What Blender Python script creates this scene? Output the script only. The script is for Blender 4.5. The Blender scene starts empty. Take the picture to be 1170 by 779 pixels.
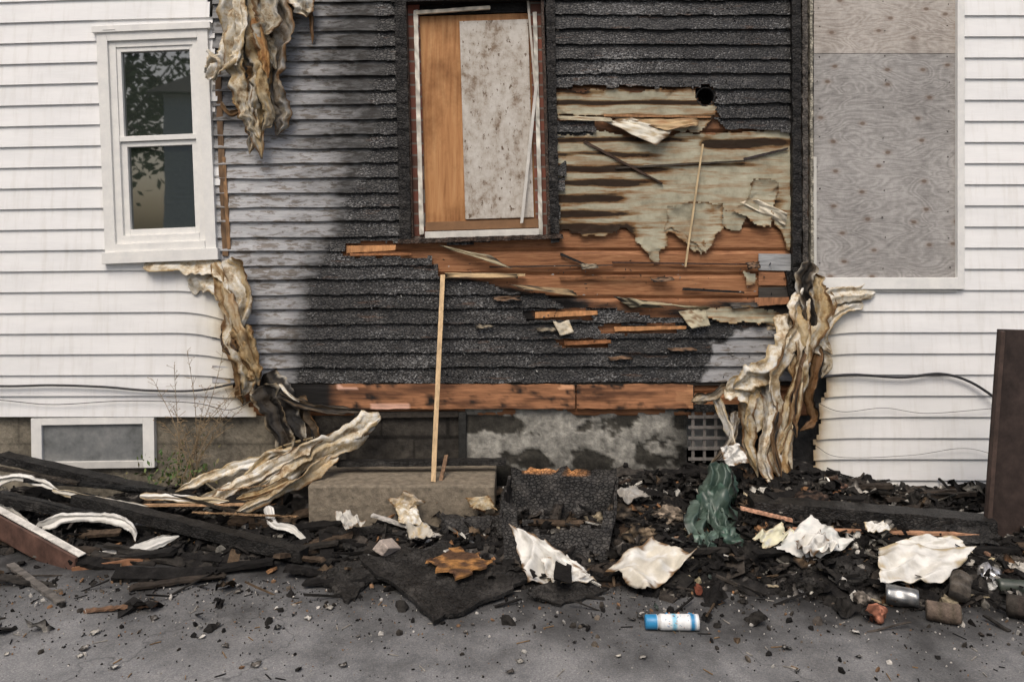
import bpy, math, random
import bmesh
import numpy as np
from mathutils import Vector, Matrix, noise as mn
random.seed(7); rng=np.random.default_rng(7)
sc=bpy.context.scene
F=910.0; D=4.73; H0=1.6; HY=273.0; CX=585.0
def W(px,py,d=0.0):
    s=(D-d)/F
    return Vector(((px-CX)*s,-d,H0-(py-HY)*s))
def G(px,py,h=0.0):
    s=(H0-h)/(py-HY)
    return Vector(((px-CX)*s,-D+s*F,h))
def _h(ix,iy,seed):
    n=ix*374761393+iy*668265263+seed*144269501
    n=(n^(n>>13))*1274126177
    n=n&0x7fffffff
    return ((n^(n>>15))&0xffff)/65535.0
def vn(x,y,seed=0):
    x=np.atleast_1d(np.asarray(x,float)); y=np.atleast_1d(np.asarray(y,float))
    x,y=np.broadcast_arrays(x,y)
    ix=np.floor(x).astype(np.int64); iy=np.floor(y).astype(np.int64)
    fx=x-ix; fy=y-iy
    fx=fx*fx*(3-2*fx); fy=fy*fy*(3-2*fy)
    a=_h(ix,iy,seed); b=_h(ix+1,iy,seed); c=_h(ix,iy+1,seed); d=_h(ix+1,iy+1,seed)
    return (a*(1-fx)+b*fx)*(1-fy)+(c*(1-fx)+d*fx)*fy
def fbm(x,y,o=4,seed=0):
    t=0;a=.5;s=0
    for i in range(o):
        t=t+a*vn(np.asarray(x)*2**i,np.asarray(y)*2**i,seed+i*17); s+=a; a*=.5
    return t/s
def sst(a,b,x):
    t=np.clip((x-a)/(b-a),0,1); return t*t*(3-2*t)
def sdf(poly,X,Y):
    d=np.full(X.shape,1e9); ins=np.zeros(X.shape,bool); n=len(poly)
    for i in range(n):
        x0,y0=poly[i]; x1,y1=poly[(i+1)%n]
        ex,ey=x1-x0,y1-y0
        t=np.clip(((X-x0)*ex+(Y-y0)*ey)/(ex*ex+ey*ey+1e-9),0,1)
        d=np.minimum(d,np.hypot(X-x0-t*ex,Y-y0-t*ey))
        c=((y0>Y)!=(y1>Y))&(X<(x1-x0)*(Y-y0)/(y1-y0+1e-12)+x0)
        ins^=c
    return np.where(ins,d,-d)
def mk(name):
    m=bpy.data.materials.new(name); m.use_nodes=True
    nt=m.node_tree; return m,nt,nt.nodes['Principled BSDF']
def nd(nt,t,ins=None,**p):
    n=nt.nodes.new(t)
    for k,v in p.items(): setattr(n,k,v)
    for k,v in (ins or {}).items():
        if isinstance(v,bpy.types.NodeSocket): nt.links.new(v,n.inputs[k])
        else: n.inputs[k].default_value=v
    return n
def c4(c): return (c[0],c[1],c[2],1) if hasattr(c,'__len__') else (c,c,c,1)
def obj_co(nt,scale=(1,1,1)):
    tc=nd(nt,'ShaderNodeTexCoord')
    return nd(nt,'ShaderNodeMapping',{'Vector':tc.outputs['Object'],'Scale':scale}).outputs[0]
def noi(nt,co,scale,detail=4,rough=.6,dist=0):
    return nd(nt,'ShaderNodeTexNoise',{'Vector':co,'Scale':scale,'Detail':min(detail,5),'Roughness':rough,'Distortion':dist}).outputs[0]
def ramp(nt,fac,st,interp='LINEAR'):
    r=nd(nt,'ShaderNodeValToRGB',{'Fac':fac}); cr=r.color_ramp; cr.interpolation=interp
    while len(cr.elements)<len(st): cr.elements.new(.5)
    for e,(p,c) in zip(cr.elements,st): e.position=p; e.color=c4(c)
    return r.outputs[0]
def mix(nt,fac,a,b,blend='MIX'):
    n=nd(nt,'ShaderNodeMixRGB',blend_type=blend)
    for k,v in (('Fac',fac),('Color1',a),('Color2',b)):
        if isinstance(v,bpy.types.NodeSocket): nt.links.new(v,n.inputs[k])
        else: n.inputs[k].default_value=v if k=='Fac' else c4(v)
    return n.outputs[0]
def mth(nt,op,a,b=0.0,clamp=False):
    n=nd(nt,'ShaderNodeMath',operation=op,use_clamp=clamp)
    for i,v in enumerate((a,b)):
        if isinstance(v,bpy.types.NodeSocket): nt.links.new(v,n.inputs[i])
        else: n.inputs[i].default_value=v
    return n.outputs[0]
def bump(nt,bs,h,strength=.5,dist=.01,prev=None):
    ins={'Height':h,'Strength':strength,'Distance':dist}
    if prev: ins['Normal']=prev
    b=nd(nt,'ShaderNodeBump',ins).outputs[0]
    nt.links.new(b,bs.inputs['Normal']); return b
def vor(nt,co,scale,feature='F1',rand=1.0,out=0,dim='3D'):
    return nd(nt,'ShaderNodeTexVoronoi',{'Vector':co,'Scale':scale,'Randomness':rand},feature=feature,voronoi_dimensions=dim).outputs[out]
def attr(nt,name='Col'):
    return nd(nt,'ShaderNodeAttribute',attribute_name=name)
def setc(nt,bs,c,rough=.8,spec=None):
    if isinstance(c,bpy.types.NodeSocket): nt.links.new(c,bs.inputs['Base Color'])
    else: bs.inputs['Base Color'].default_value=c4(c)
    if isinstance(rough,bpy.types.NodeSocket): nt.links.new(rough,bs.inputs['Roughness'])
    else: bs.inputs['Roughness'].default_value=rough
    if spec is not None: bs.inputs['Specular IOR Level'].default_value=spec
def xz(nt,sx=1,sz=1):
    tc=nd(nt,'ShaderNodeTexCoord'); s=nd(nt,'ShaderNodeSeparateXYZ',{'Vector':tc.outputs['Object']})
    return nd(nt,'ShaderNodeCombineXYZ',{'X':mth(nt,'MULTIPLY',s.outputs[0],sx),'Y':mth(nt,'MULTIPLY',s.outputs[2],sz)}).outputs[0]
# ---------------- materials
M_vinyl,nt,bs=mk('white_vinyl'); co=obj_co(nt,(1,1,4)); a=attr(nt)
sp=nd(nt,'ShaderNodeSeparateColor',{'Color':a.outputs['Color']}); r=sp.outputs[0]
n=noi(nt,co,1.6,5,.65); n2=noi(nt,obj_co(nt,(8,1,1)),3,4)
base=mix(nt,1,ramp(nt,n,[(.3,(.72,.722,.718)),(.6,(.81,.808,.80))]),ramp(nt,n2,[(.28,(.90,.89,.87)),(.5,(1,1,1))]),'MULTIPLY')
base=mix(nt,mth(nt,'MULTIPLY',sp.outputs[1],mth(nt,'ADD',noi(nt,obj_co(nt,(1,1,2)),5,4),.4),True),base,(.30,.28,.25))
scf=mth(nt,'MULTIPLY',r,mth(nt,'ADD',noi(nt,obj_co(nt),9,5),.55),True)
sc_col=ramp(nt,scf,[(0,(1,1,1)),(.3,(.90,.86,.76)),(.6,(.55,.43,.28)),(.85,(.12,.08,.05))])
setc(nt,bs,mix(nt,1,base,sc_col,'MULTIPLY'),.45,.4); bump(nt,bs,noi(nt,obj_co(nt,(1,1,14)),9,3),.10,.01)
# clapboard
M_clap,nt,bs=mk('old_clapboard_paint_and_char'); a=attr(nt)
sep=nd(nt,'ShaderNodeSeparateColor',{'Color':a.outputs['Color']}); ch,rd,so=sep.outputs[0],sep.outputs[1],sep.outputs[2]
g1=noi(nt,obj_co(nt,(2.2,1,26)),3.2,5,.7); g2=noi(nt,obj_co(nt,(1.5,1,5)),7,5,.68,.4); g3=noi(nt,obj_co(nt,(1,1,1.6)),75,3,.7)
paint=ramp(nt,g1,[(.3,(.27,.272,.278)),(.5,(.41,.413,.422)),(.7,(.53,.533,.54))])
peel=ramp(nt,mth(nt,'ADD',mth(nt,'ADD',mth(nt,'MULTIPLY',g2,.6),mth(nt,'MULTIPLY',g1,.4)),mth(nt,'MULTIPLY',rd,.14)),[(.545,(0,0,0)),(.60,(1,1,1))])
wood=ramp(nt,g1,[(.3,(.09,.078,.066)),(.55,(.18,.155,.13)),(.8,(.25,.21,.17))])
pc=mix(nt,mth(nt,'MULTIPLY',peel,.9),paint,wood)
pc=mix(nt,1,pc,mix(nt,mth(nt,'MULTIPLY',so,mth(nt,'ADD',g2,.5),True),(1,1,1),(.085,.083,.08)),'MULTIPLY')
vd=vor(nt,obj_co(nt,(.62,1,1.1)),70,'DISTANCE_TO_EDGE')
charc=mix(nt,1,ramp(nt,g2,[(.35,(.004,.004,.004)),(.55,(.013,.0125,.012)),(.75,(.048,.045,.041))]),ramp(nt,vd,[(0,(.25,.25,.25)),(.15,(1,1,1))]),'MULTIPLY')
charc=mix(nt,1,charc,ramp(nt,g1,[(.3,(.4,.4,.4)),(.65,(1.6,1.58,1.55))]),'MULTIPLY')
charc=mix(nt,mth(nt,'MULTIPLY',rd,.45),charc,(.036,.0365,.039))  # sheen of the char painted in: random boards get a greyer base colour
ash=ramp(nt,noi(nt,obj_co(nt,(.8,1,4)),3.4,5,.75),[(.56,(0,0,0)),(.66,(1,1,1))]); charc=mix(nt,mth(nt,'MULTIPLY',ash,.4),charc,(.095,.092,.088))
speck=ramp(nt,mth(nt,'MULTIPLY',g3,mth(nt,'ADD',noi(nt,obj_co(nt,(1,1,2)),2.4,3),.5)),[(.59,(0,0,0)),(.65,(1,1,1))])
charc=mix(nt,mth(nt,'MULTIPLY',speck,.6),charc,(.28,.28,.28))
brn=ramp(nt,noi(nt,obj_co(nt,(1.2,1,9)),2.6,5,.7),[(.60,(0,0,0)),(.66,(1,1,1))])
charc=mix(nt,mth(nt,'MULTIPLY',brn,.5),charc,(.085,.042,.022))
cf=ramp(nt,mth(nt,'ADD',ch,mth(nt,'MULTIPLY',mth(nt,'SUBTRACT',mth(nt,'ADD',mth(nt,'MULTIPLY',g2,.6),mth(nt,'MULTIPLY',g1,.4)),.5),1.1)),[(.36,(0,0,0)),(.68,(1,1,1))])
setc(nt,bs,mix(nt,cf,pc,charc),ramp(nt,cf,[(0,.7),(1,.36)]),.38)
b=bump(nt,bs,g1,.4,.010); b=bump(nt,bs,mth(nt,'MULTIPLY',ramp(nt,vd,[(0,0),(.18,1)]),cf),.55,.004,b)
# sheathing
M_sheath,nt,bs=mk('exposed_pine_sheathing'); a=attr(nt)
sep=nd(nt,'ShaderNodeSeparateColor',{'Color':a.outputs['Color']}); ch,rd=sep.outputs[0],sep.outputs[1]
g1=noi(nt,obj_co(nt,(1.5,1,22)),3.5,5,.7,.6); g2=noi(nt,obj_co(nt,(1,1,3)),5,5,.7)
wd=ramp(nt,g1,[(.28,(.12,.055,.028)),(.45,(.31,.140,.065)),(.62,(.46,.235,.115)),(.8,(.56,.34,.19))])
wd=mix(nt,rd,wd,mix(nt,1,wd,(.60,.54,.50),'MULTIPLY'))
cf=ramp(nt,mth(nt,'ADD',ch,mth(nt,'MULTIPLY',mth(nt,'SUBTRACT',mth(nt,'ADD',mth(nt,'MULTIPLY',g2,.55),mth(nt,'MULTIPLY',g1,.45)),.5),1.2)),[(.38,(0,0,0)),(.5,(.5,.5,.5)),(.66,(1,1,1))])
setc(nt,bs,mix(nt,cf,wd,(.013,.011,.010)),.65,.25); b=bump(nt,bs,g1,.4,.006)
# paper
M_paper,nt,bs=mk('building_paper'); a=attr(nt)
sep=nd(nt,'ShaderNodeSeparateColor',{'Color':a.outputs['Color']}); ch=sep.outputs[0]
g1=noi(nt,obj_co(nt,(1.3,1,14)),2.6,5,.7,.3); g2=noi(nt,obj_co(nt),7,5,.7)
pp=ramp(nt,g2,[(.3,(.23,.215,.155)),(.5,(.37,.35,.26)),(.7,(.47,.45,.345))])
st=ramp(nt,g1,[(.47,(0,0,0)),(.60,(1,1,1))])
pp=mix(nt,mth(nt,'MULTIPLY',st,.65),pp,(.28,.165,.08))
cf=mth(nt,'ADD',ch,mth(nt,'MULTIPLY',mth(nt,'SUBTRACT',mth(nt,'ADD',mth(nt,'MULTIPLY',g2,.5),mth(nt,'MULTIPLY',g1,.5)),.5),1.2))
cfr=ramp(nt,cf,[(.28,(1,1,1)),(.42,(.62,.43,.29)),(.60,(.08,.055,.045))])
setc(nt,bs,mix(nt,1,pp,cfr,'MULTIPLY'),.8,.2); bump(nt,bs,g2,.35,.008)
def vcmat(name,rough=.8,spec=.3,scale=22,lo=.55,hi=1.25,bs_=.5,bd=.01,metal=0,stretch=(1,1,1),crackle=0,cstr=.5,stain=None):
    m,nt,bs=mk(name); a=attr(nt); co=obj_co(nt,stretch)
    n=noi(nt,co,scale,5,.7); k=ramp(nt,n,[(.3,(lo,lo,lo)),(.7,(hi,hi*.99,hi*.97))])
    c=mix(nt,1,a.outputs['Color'],k,'MULTIPLY')
    if stain:
        n4=noi(nt,obj_co(nt),17,5,.75); c=mix(nt,1,c,ramp(nt,n4,[(.40,(1,1,1)),(.52,(.88,.80,.66)),(.62,(.55,.42,.28)),(.74,(.2,.14,.10))]),'MULTIPLY')
    if crackle:
        n3=noi(nt,obj_co(nt),6,5,.75); c=mix(nt,ramp(nt,n3,[(.56,(0,0,0)),(.70,(.5,.5,.5))]),c,(.085,.078,.07))
        vd=vor(nt,obj_co(nt,(.7,1,1)),crackle,'DISTANCE_TO_EDGE'); h=ramp(nt,vd,[(0,0),(.15,1)]); c=mix(nt,1,c,ramp(nt,vd,[(0,(.35,.35,.35)),(.12,(1,1,1))]),'MULTIPLY')
    setc(nt,bs,c,rough,spec); bs.inputs['Metallic'].default_value=metal
    b=bump(nt,bs,n,bs_,bd)
    if crackle: bump(nt,bs,h,cstr,.003,b)
    return m
M_deb=vcmat('burnt_debris',.85,.18,30,.35,1.5,.7,.01)
M_char=vcmat('charred_wood',.5,.25,24,.35,1.9,.6,.008,0,(1,1,1),62,.7)
M_melt=vcmat('melted_vinyl',.68,.25,11,.66,1.10,.35,.010,0,(1,1,1),0,.5,True)
M_panel=vcmat('torn_vinyl_panel',.6,.3,11,.72,1.08,.25,.006)
M_trim=vcmat('painted_trim',.5,.4,12,.86,1.04,.15,.004)
M_wood=vcmat('bare_wood',.7,.3,9,.6,1.25,.35,.004,0,(6,6,1.2))
M_sill=vcmat('scorched_sill_wood',.7,.25,7,.5,1.4,.35,.004,0,(1,1,14))
M_conc=vcmat('foundation_concrete',.88,.2,28,.6,1.4,.8,.012)
M_rust=vcmat('rusty_steel',.6,.3,14,.5,1.4,.3,.004)
M_obj=vcmat('household_item',.4,.5,40,.8,1.1,.15,.003)
M_metal=vcmat('scorched_metal',.35,.5,25,.5,1.2,.3,.004,.8)
M_cable,nt,bs=mk('black_rubber'); setc(nt,bs,(.02,.02,.022),.5)
M_leaf=vcmat('leaf',.6,.3,5,.7,1.2,.1,.003)
def plywood(name,cols,knot):
    m,nt,bs=mk(name)
    w=noi(nt,obj_co(nt,(1,1,2.6)),2.4,2,.5,1.0)
    rings=mth(nt,'FRACT',mth(nt,'MULTIPLY',w,13)); rg=mth(nt,'ABSOLUTE',mth(nt,'SUBTRACT',rings,.5))
    g=noi(nt,obj_co(nt,(2,1,34)),6,5,.75); blot=noi(nt,obj_co(nt,(1,1,.7)),2.6,5,.65); fl=noi(nt,obj_co(nt,(1,1,1)),45,3,.7)
    f=mth(nt,'ADD',mth(nt,'MULTIPLY',g,.60),mth(nt,'ADD',mth(nt,'MULTIPLY',rg,.24),mth(nt,'MULTIPLY',blot,.40)))
    c=ramp(nt,f,[(.42,cols[0]),(.55,cols[1]),(.68,cols[2])]); c=mix(nt,1,c,ramp(nt,fl,[(.3,(.85,.85,.85)),(.7,(1.1,1.1,1.1))]),'MULTIPLY')
    vdist=vor(nt,xz(nt,3.9,6.2),1.0,'F1',.75,0,'2D')
    kf=ramp(nt,vdist,[(.0,(1,1,1)),(.04,(1,1,1)),(.075,(0,0,0))]); halo=ramp(nt,vdist,[(.05,(1,1,1)),(.15,(0,0,0))])
    c=mix(nt,mth(nt,'MULTIPLY',halo,.35),c,knot); c=mix(nt,mth(nt,'MULTIPLY',kf,.7),c,tuple(q*.6 for q in knot))
    setc(nt,bs,c,.8,.2); bump(nt,bs,f,.3,.005); return m
M_plyg=plywood('weathered_grey_plywood',((.195,.185,.178),(.31,.298,.285),(.42,.405,.39)),(.20,.135,.095))
M_plyt=plywood('weathered_tan_plywood',((.25,.22,.195),(.38,.345,.31),(.49,.455,.42)),(.22,.15,.11))
m,nt,bs=mk('orange_plywood'); M_plyo=m
g=noi(nt,obj_co(nt,(14,1,.8)),3,5,.65,.3); bl=noi(nt,obj_co(nt,(1.5,1,1)),2.2,5,.7)
c=mix(nt,1,ramp(nt,g,[(.3,(.29,.13,.05)),(.5,(.43,.21,.085)),(.72,(.52,.29,.13))]),ramp(nt,bl,[(.35,(.55,.50,.45)),(.55,(1,1,1))]),'MULTIPLY')
setc(nt,bs,c,.65,.25); bump(nt,bs,g,.2,.004)
m,nt,bs=mk('weathered_white_board'); M_wb=m
g=noi(nt,obj_co(nt,(1,1,1)),22,5,.75); bl=noi(nt,obj_co(nt,(3,1,1)),3,5,.7); d=noi(nt,obj_co(nt,(1,1,.5)),50,3,.7)
c=ramp(nt,mth(nt,'ADD',mth(nt,'MULTIPLY',g,.5),mth(nt,'MULTIPLY',bl,.5)),[(.38,(.22,.165,.12)),(.47,(.42,.38,.33)),(.58,(.54,.51,.465))])
setc(nt,bs,mix(nt,ramp(nt,d,[(.62,(0,0,0)),(.66,(1,1,1))]),c,(.14,.10,.07)),.8,.2); bump(nt,bs,g,.4,.005)
m,nt,bs=mk('brick'); M_brick=m
br=nd(nt,'ShaderNodeTexBrick',{'Vector':xz(nt),'Color1':(.22,.07,.045,1),'Color2':(.10,.045,.03,1),'Mortar':(.16,.15,.13,1),'Scale':1,'Mortar Size':.006,'Brick Width':.21,'Row Height':.07})
setc(nt,bs,br.outputs[0],.85); bump(nt,bs,br.outputs[1],-.6,.01)
def glassm(name,col,rough,ior):
    m,nt,bs=mk(name); n=noi(nt,obj_co(nt),2.0,5)
    setc(nt,bs,mix(nt,n,col,tuple(x*1.6 for x in col)),rough); bs.inputs['IOR'].default_value=ior
    bump(nt,bs,noi(nt,obj_co(nt),2.2,2),.04,.01); return m
M_glass=glassm('window_glass',(.018,.022,.018),.02,2.6)
M_frost,nt,bs=mk('dusty_basement_glass'); n=noi(nt,obj_co(nt),6,5,.7); setc(nt,bs,ramp(nt,n,[(.3,(.08,.083,.08)),(.5,(.17,.178,.178)),(.7,(.27,.27,.26))]),.4)
# asphalt
m,nt,bs=mk('worn_asphalt'); M_asph=m
tc=nd(nt,'ShaderNodeTexCoord'); co=tc.outputs['Object']; s=nd(nt,'ShaderNodeSeparateXYZ',{'Vector':co})
big=noi(nt,co,1.1,5,.65); med=noi(nt,co,9,5,.7); fine=noi(nt,co,170,2,.7); agg=vor(nt,co,150,'F1',1,1)
c=ramp(nt,mth(nt,'ADD',mth(nt,'MULTIPLY',big,.5),mth(nt,'MULTIPLY',med,.5)),[(.33,(.135,.137,.139)),(.5,(.215,.215,.216)),(.66,(.275,.272,.268))])
c=mix(nt,1,c,ramp(nt,agg,[(0,(.76,.76,.78)),(.6,(1,1,1)),(.97,(1.2,1.18,1.15))]),'MULTIPLY')
c=mix(nt,1,c,ramp(nt,fine,[(.3,(.68,.68,.68)),(.7,(1.22,1.22,1.22))]),'MULTIPLY')
dist=mth(nt,'ADD',mth(nt,'MULTIPLY',s.outputs[1],-1),mth(nt,'MULTIPLY',mth(nt,'SUBTRACT',noi(nt,obj_co(nt,(1.3,1,1)),2.2,5,.65),.5),1.9))
xr=mth(nt,'MULTIPLY',s.outputs[0],.13)
soot=ramp(nt,mth(nt,'MULTIPLY',mth(nt,'SUBTRACT',dist,xr),.5),[(.50,(1,1,1)),(.66,(.65,.65,.65)),(.95,(0,0,0))])
c=mix(nt,mth(nt,'MULTIPLY',soot,.92),c,(.018,.0175,.017))
blk=ramp(nt,noi(nt,co,4.5,5,.75),[(.60,(0,0,0)),(.72,(1,1,1))]); c=mix(nt,mth(nt,'MULTIPLY',blk,.35),c,(.07,.068,.066))
w=nd(nt,'ShaderNodeVectorMath',{0:co},operation='ADD'); wn=nd(nt,'ShaderNodeTexNoise',{'Vector':co,'Scale':3.0,'Detail':4.0})
nt.links.new(wn.outputs[1],w.inputs[1])
ck=vor(nt,w.outputs[0],.5,'DISTANCE_TO_EDGE'); c=mix(nt,ramp(nt,ck,[(0,(.6,.6,.6)),(.005,(0,0,0))]),c,(.04,.04,.04))
setc(nt,bs,c,ramp(nt,med,[(.3,.65),(.7,.9)]),.25)
b=bump(nt,bs,fine,.6,.004); b=bump(nt,bs,med,.3,.02,b)
M_ground,nt,bs=mk('dirt_and_grass'); n=noi(nt,obj_co(nt),.6,5); setc(nt,bs,ramp(nt,n,[(.4,(.10,.09,.07)),(.6,(.05,.08,.03))]),.95)
M_roof,nt,bs=mk('roof_shingles'); n=noi(nt,obj_co(nt),8,5); setc(nt,bs,ramp(nt,n,[(.3,(.04,.04,.045)),(.7,(.09,.085,.085))]),.9)

# ---------------- builder
def link(o,parent=None):
    sc.collection.objects.link(o)
    if parent: o.parent=parent
    return o
def empty(name):
    o=bpy.data.objects.new(name,None); sc.collection.objects.link(o); return o
def _ico():
    out=[]
    for s in (1,2):
        bm=bmesh.new(); bmesh.ops.create_icosphere(bm,subdivisions=s,radius=1)
        bm.verts.ensure_lookup_table()
        out.append(([v.co.copy() for v in bm.verts],[tuple(v.index for v in f.verts) for f in bm.faces])); bm.free()
    return out
ICO=_ico()
def rv(s=1): return Vector((random.uniform(-s,s),random.uniform(-s,s),random.uniform(-s,s)))
def reul(a=math.pi): return Matrix.Rotation(random.uniform(-math.pi,math.pi) if a<3 else random.uniform(-a,a),3,'Z')@Matrix.Rotation(random.uniform(-a,a),3,'X')@Matrix.Rotation(random.uniform(-a,a),3,'Y')
def catm(pts,n):
    P=[Vector(p) for p in pts]; P=[P[0]*2-P[1]]+P+[P[-1]*2-P[-2]]; out=[]
    m=len(P)-3
    for i in range(n+1):
        t=i/n*m; k=min(int(t),m-1); t-=k
        a,b,c,d=P[k:k+4]
        out.append(.5*((2*b)+(c-a)*t+(2*a-5*b+4*c-d)*t*t+(3*b-a-3*c+d)*t*t*t))
    return out
class B:
    def __init__(s): s.v=[];s.f=[];s.c=[]
    def add(s,v,f,c):
        o=len(s.v); s.v+= [tuple(x) for x in v]; s.f+=[tuple(i+o for i in q) for q in f]
        if len(c)==len(v) and hasattr(c[0],'__len__'): s.c+=[tuple(x)[:3] for x in c]
        else: s.c+=[tuple(c)[:3]]*len(v)
    def hexa(s,p,col):
        s.add(p,[(0,3,2,1),(4,5,6,7),(0,1,5,4),(1,2,6,5),(2,3,7,6),(3,0,4,7)],col)
    def box(s,c,size,R=None,col=(.5,.5,.5),jit=0):
        R=R or Matrix.Identity(3); p=[]
        for z in (-.5,.5):
            for x,y in ((-.5,-.5),(.5,-.5),(.5,.5),(-.5,.5)):
                p.append(Vector(c)+R@(Vector((x*size[0],y*size[1],z*size[2]))+rv(jit)))
        s.hexa(p,col)
    def wbox(s,x0,x1,y0,y1,d0,d1,col,rot=0,piv=None):
        piv=piv or ((x0+x1)/2,(y0+y1)/2); cr,sr=math.cos(math.radians(rot)),math.sin(math.radians(rot)); p=[]
        for d in (d0,d1):
            for x,y in ((x0,y1),(x1,y1),(x1,y0),(x0,y0)):
                dx,dy=x-piv[0],y-piv[1]; X=piv[0]+dx*cr+dy*sr; Y=piv[1]-dx*sr+dy*cr
                q=W(X,Y,0); p.append(Vector((q.x,-d,q.z)))
        s.hexa(p,col)
    def beam(s,p0,p1,w,h,col,jit=0,seg=8,up=(0,0,1),taper=0,colj=.0,roll=0):
        p0=Vector(p0);p1=Vector(p1);t=(p1-p0).normalized();u=Vector(up)
        sd=t.cross(u).normalized(); u=sd.cross(t).normalized()
        if roll:
            R=Matrix.Rotation(roll,3,t); sd=R@sd; u=R@u
        v=[];c=[];f=[]
        for i in range(seg+1):
            k=i/seg; P=p0.lerp(p1,k); ww=w*(1-taper*k)
            for a,b in ((-.5,-.5),(.5,-.5),(.5,.5),(-.5,.5)):
                e=rv(jit)
                if i in(0,seg): e+=t*random.uniform(-3,3)*jit
                v.append(P+sd*a*ww+u*b*h+e); q=1+random.uniform(-colj,colj); c.append((col[0]*q,col[1]*q,col[2]*q))
        for i in range(seg):
            for k in range(4):
                f.append((i*4+k,i*4+(k+1)%4,i*4+4+(k+1)%4,i*4+4+k))
        f.append((3,2,1,0)); e=seg*4; f.append((e,e+1,e+2,e+3))
        s.add(v,f,c)
    def chunk(s,c,r,col,lvl=0,sc3=None,rough=.35):
        V,Fc=ICO[lvl]; R=reul(); sc3=sc3 or (random.uniform(.5,1.3),random.uniform(.5,1.3),random.uniform(.35,1)); o=rv(50)
        vs=[]
        for p in V:
            k=1+rough*2*(mn.noise(p*1.3+o))
            vs.append(Vector(c)+R@Vector((p.x*sc3[0]*r*k,p.y*sc3[1]*r*k,p.z*sc3[2]*r*k)))
        s.add(vs,Fc,col)
    def tube(s,pts,r,col,n=24,sides=6,taper=0):
        P=catm(pts,n) if len(pts)>2 else [Vector(pts[0]).lerp(Vector(pts[1]),i/n) for i in range(n+1)]
        v=[];f=[]
        for i,p in enumerate(P):
            t=(P[min(i+1,n)]-P[max(i-1,0)]).normalized()
            a=t.cross(Vector((.13,.9,.3))).normalized(); b=t.cross(a); rr=r*(1-taper*i/n)
            for k in range(sides):
                an=k/sides*2*math.pi; v.append(p+a*math.cos(an)*rr+b*math.sin(an)*rr)
        for i in range(n):
            for k in range(sides): f.append((i*sides+k,i*sides+(k+1)%sides,(i+1)*sides+(k+1)%sides,(i+1)*sides+k))
        s.add(v,f,col)
    def grid(s,P,C,keep=None):
        n,m=len(P),len(P[0]); v=[p for r in P for p in r]; c=[q for r in C for q in r]; f=[]
        for i in range(n-1):
            for j in range(m-1):
                if keep is None or keep[i][j]: f.append((i*m+j,(i+1)*m+j,(i+1)*m+j+1,i*m+j+1))
        s.add(v,f,c)
    def lathe(s,c,axis,prof,n=24,dent=0,cut=None):
        ax=Vector(axis).normalized(); a=ax.cross(Vector((.1,.2,.97))).normalized(); b=ax.cross(a); v=[];cc=[];f=[];o=rv(30)
        for (h,r,col) in prof:
            for k in range(n):
                an=k/n*2*math.pi; q=Vector((math.cos(an),math.sin(an),h*12))
                rr=r*(1+dent*mn.noise(q*1.2+o)); v.append(Vector(c)+ax*h+(a*math.cos(an)+b*math.sin(an))*rr); cc.append(col)
        for i in range(len(prof)-1):
            for k in range(n): f.append((i*n+k,i*n+(k+1)%n,(i+1)*n+(k+1)%n,(i+1)*n+k))
        s.add(v,f,cc)
    def obj(s,name,mat,parent=None,smooth=False,bevel=0,solid=0):
        me=bpy.data.meshes.new(name); me.from_pydata(s.v,[],s.f); me.materials.append(mat)
        at=me.color_attributes.new('Col','FLOAT_COLOR','POINT')
        arr=np.ones((len(s.v),4),np.float32); arr[:,:3]=np.array(s.c); at.data.foreach_set('color',arr.ravel())
        if smooth: me.polygons.foreach_set('use_smooth',[True]*len(me.polygons))
        me.update(); o=bpy.data.objects.new(name,me); link(o,parent)
        if bevel:
            m=o.modifiers.new('b','BEVEL'); m.width=bevel; m.segments=2; m.limit_method='ANGLE'
        if solid:
            m=o.modifiers.new('s','SOLIDIFY'); m.thickness=solid; m.offset=0
        return o
def meshgrid_obj(name,PX,PY,DD,col,keep,mat,parent,smooth=False):
    n,m=PX.shape; S=D/F
    co=np.stack([(PX-CX)*S,-DD,H0-(PY-HY)*S],-1).reshape(-1,3)
    idx=np.arange(n*m).reshape(n,m)
    q=np.stack([idx[:-1,:-1],idx[1:,:-1],idx[1:,1:],idx[:-1,1:]],-1)[keep]
    me=bpy.data.meshes.new(name); me.from_pydata(co.tolist(),[],q.tolist()); me.materials.append(mat)
    at=me.color_attributes.new('Col','FLOAT_COLOR','POINT'); arr=np.ones((n*m,4),np.float32); arr[:,:3]=col.reshape(-1,3)
    at.data.foreach_set('color',arr.ravel())
    if smooth: me.polygons.foreach_set('use_smooth',[True]*len(me.polygons))
    me.update(); o=bpy.data.objects.new(name,me); return link(o,parent)
def gg(px): 
    p=np.clip(px,-200,700); return .035*(p-p*p/1400)
def warp(px,py):
    return py-(gg(px)-gg(350.))*np.clip(1-py/475,-.0,1.15)
def lap_rows(y0,y1,E,R,d0,d1):
    ys=[];ds=[];ids=[];fr=[]
    n=int(round((y1-y0)/E))
    for i in range(n):
        for j in range(R+1):
            ys.append(y0+E*i+E*j/R); ds.append(d0+(d1-d0)*j/R); ids.append(i); fr.append(j/R)
    return map(np.array,(ys,ds,ids,fr))
house=empty('burned_house')
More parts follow.
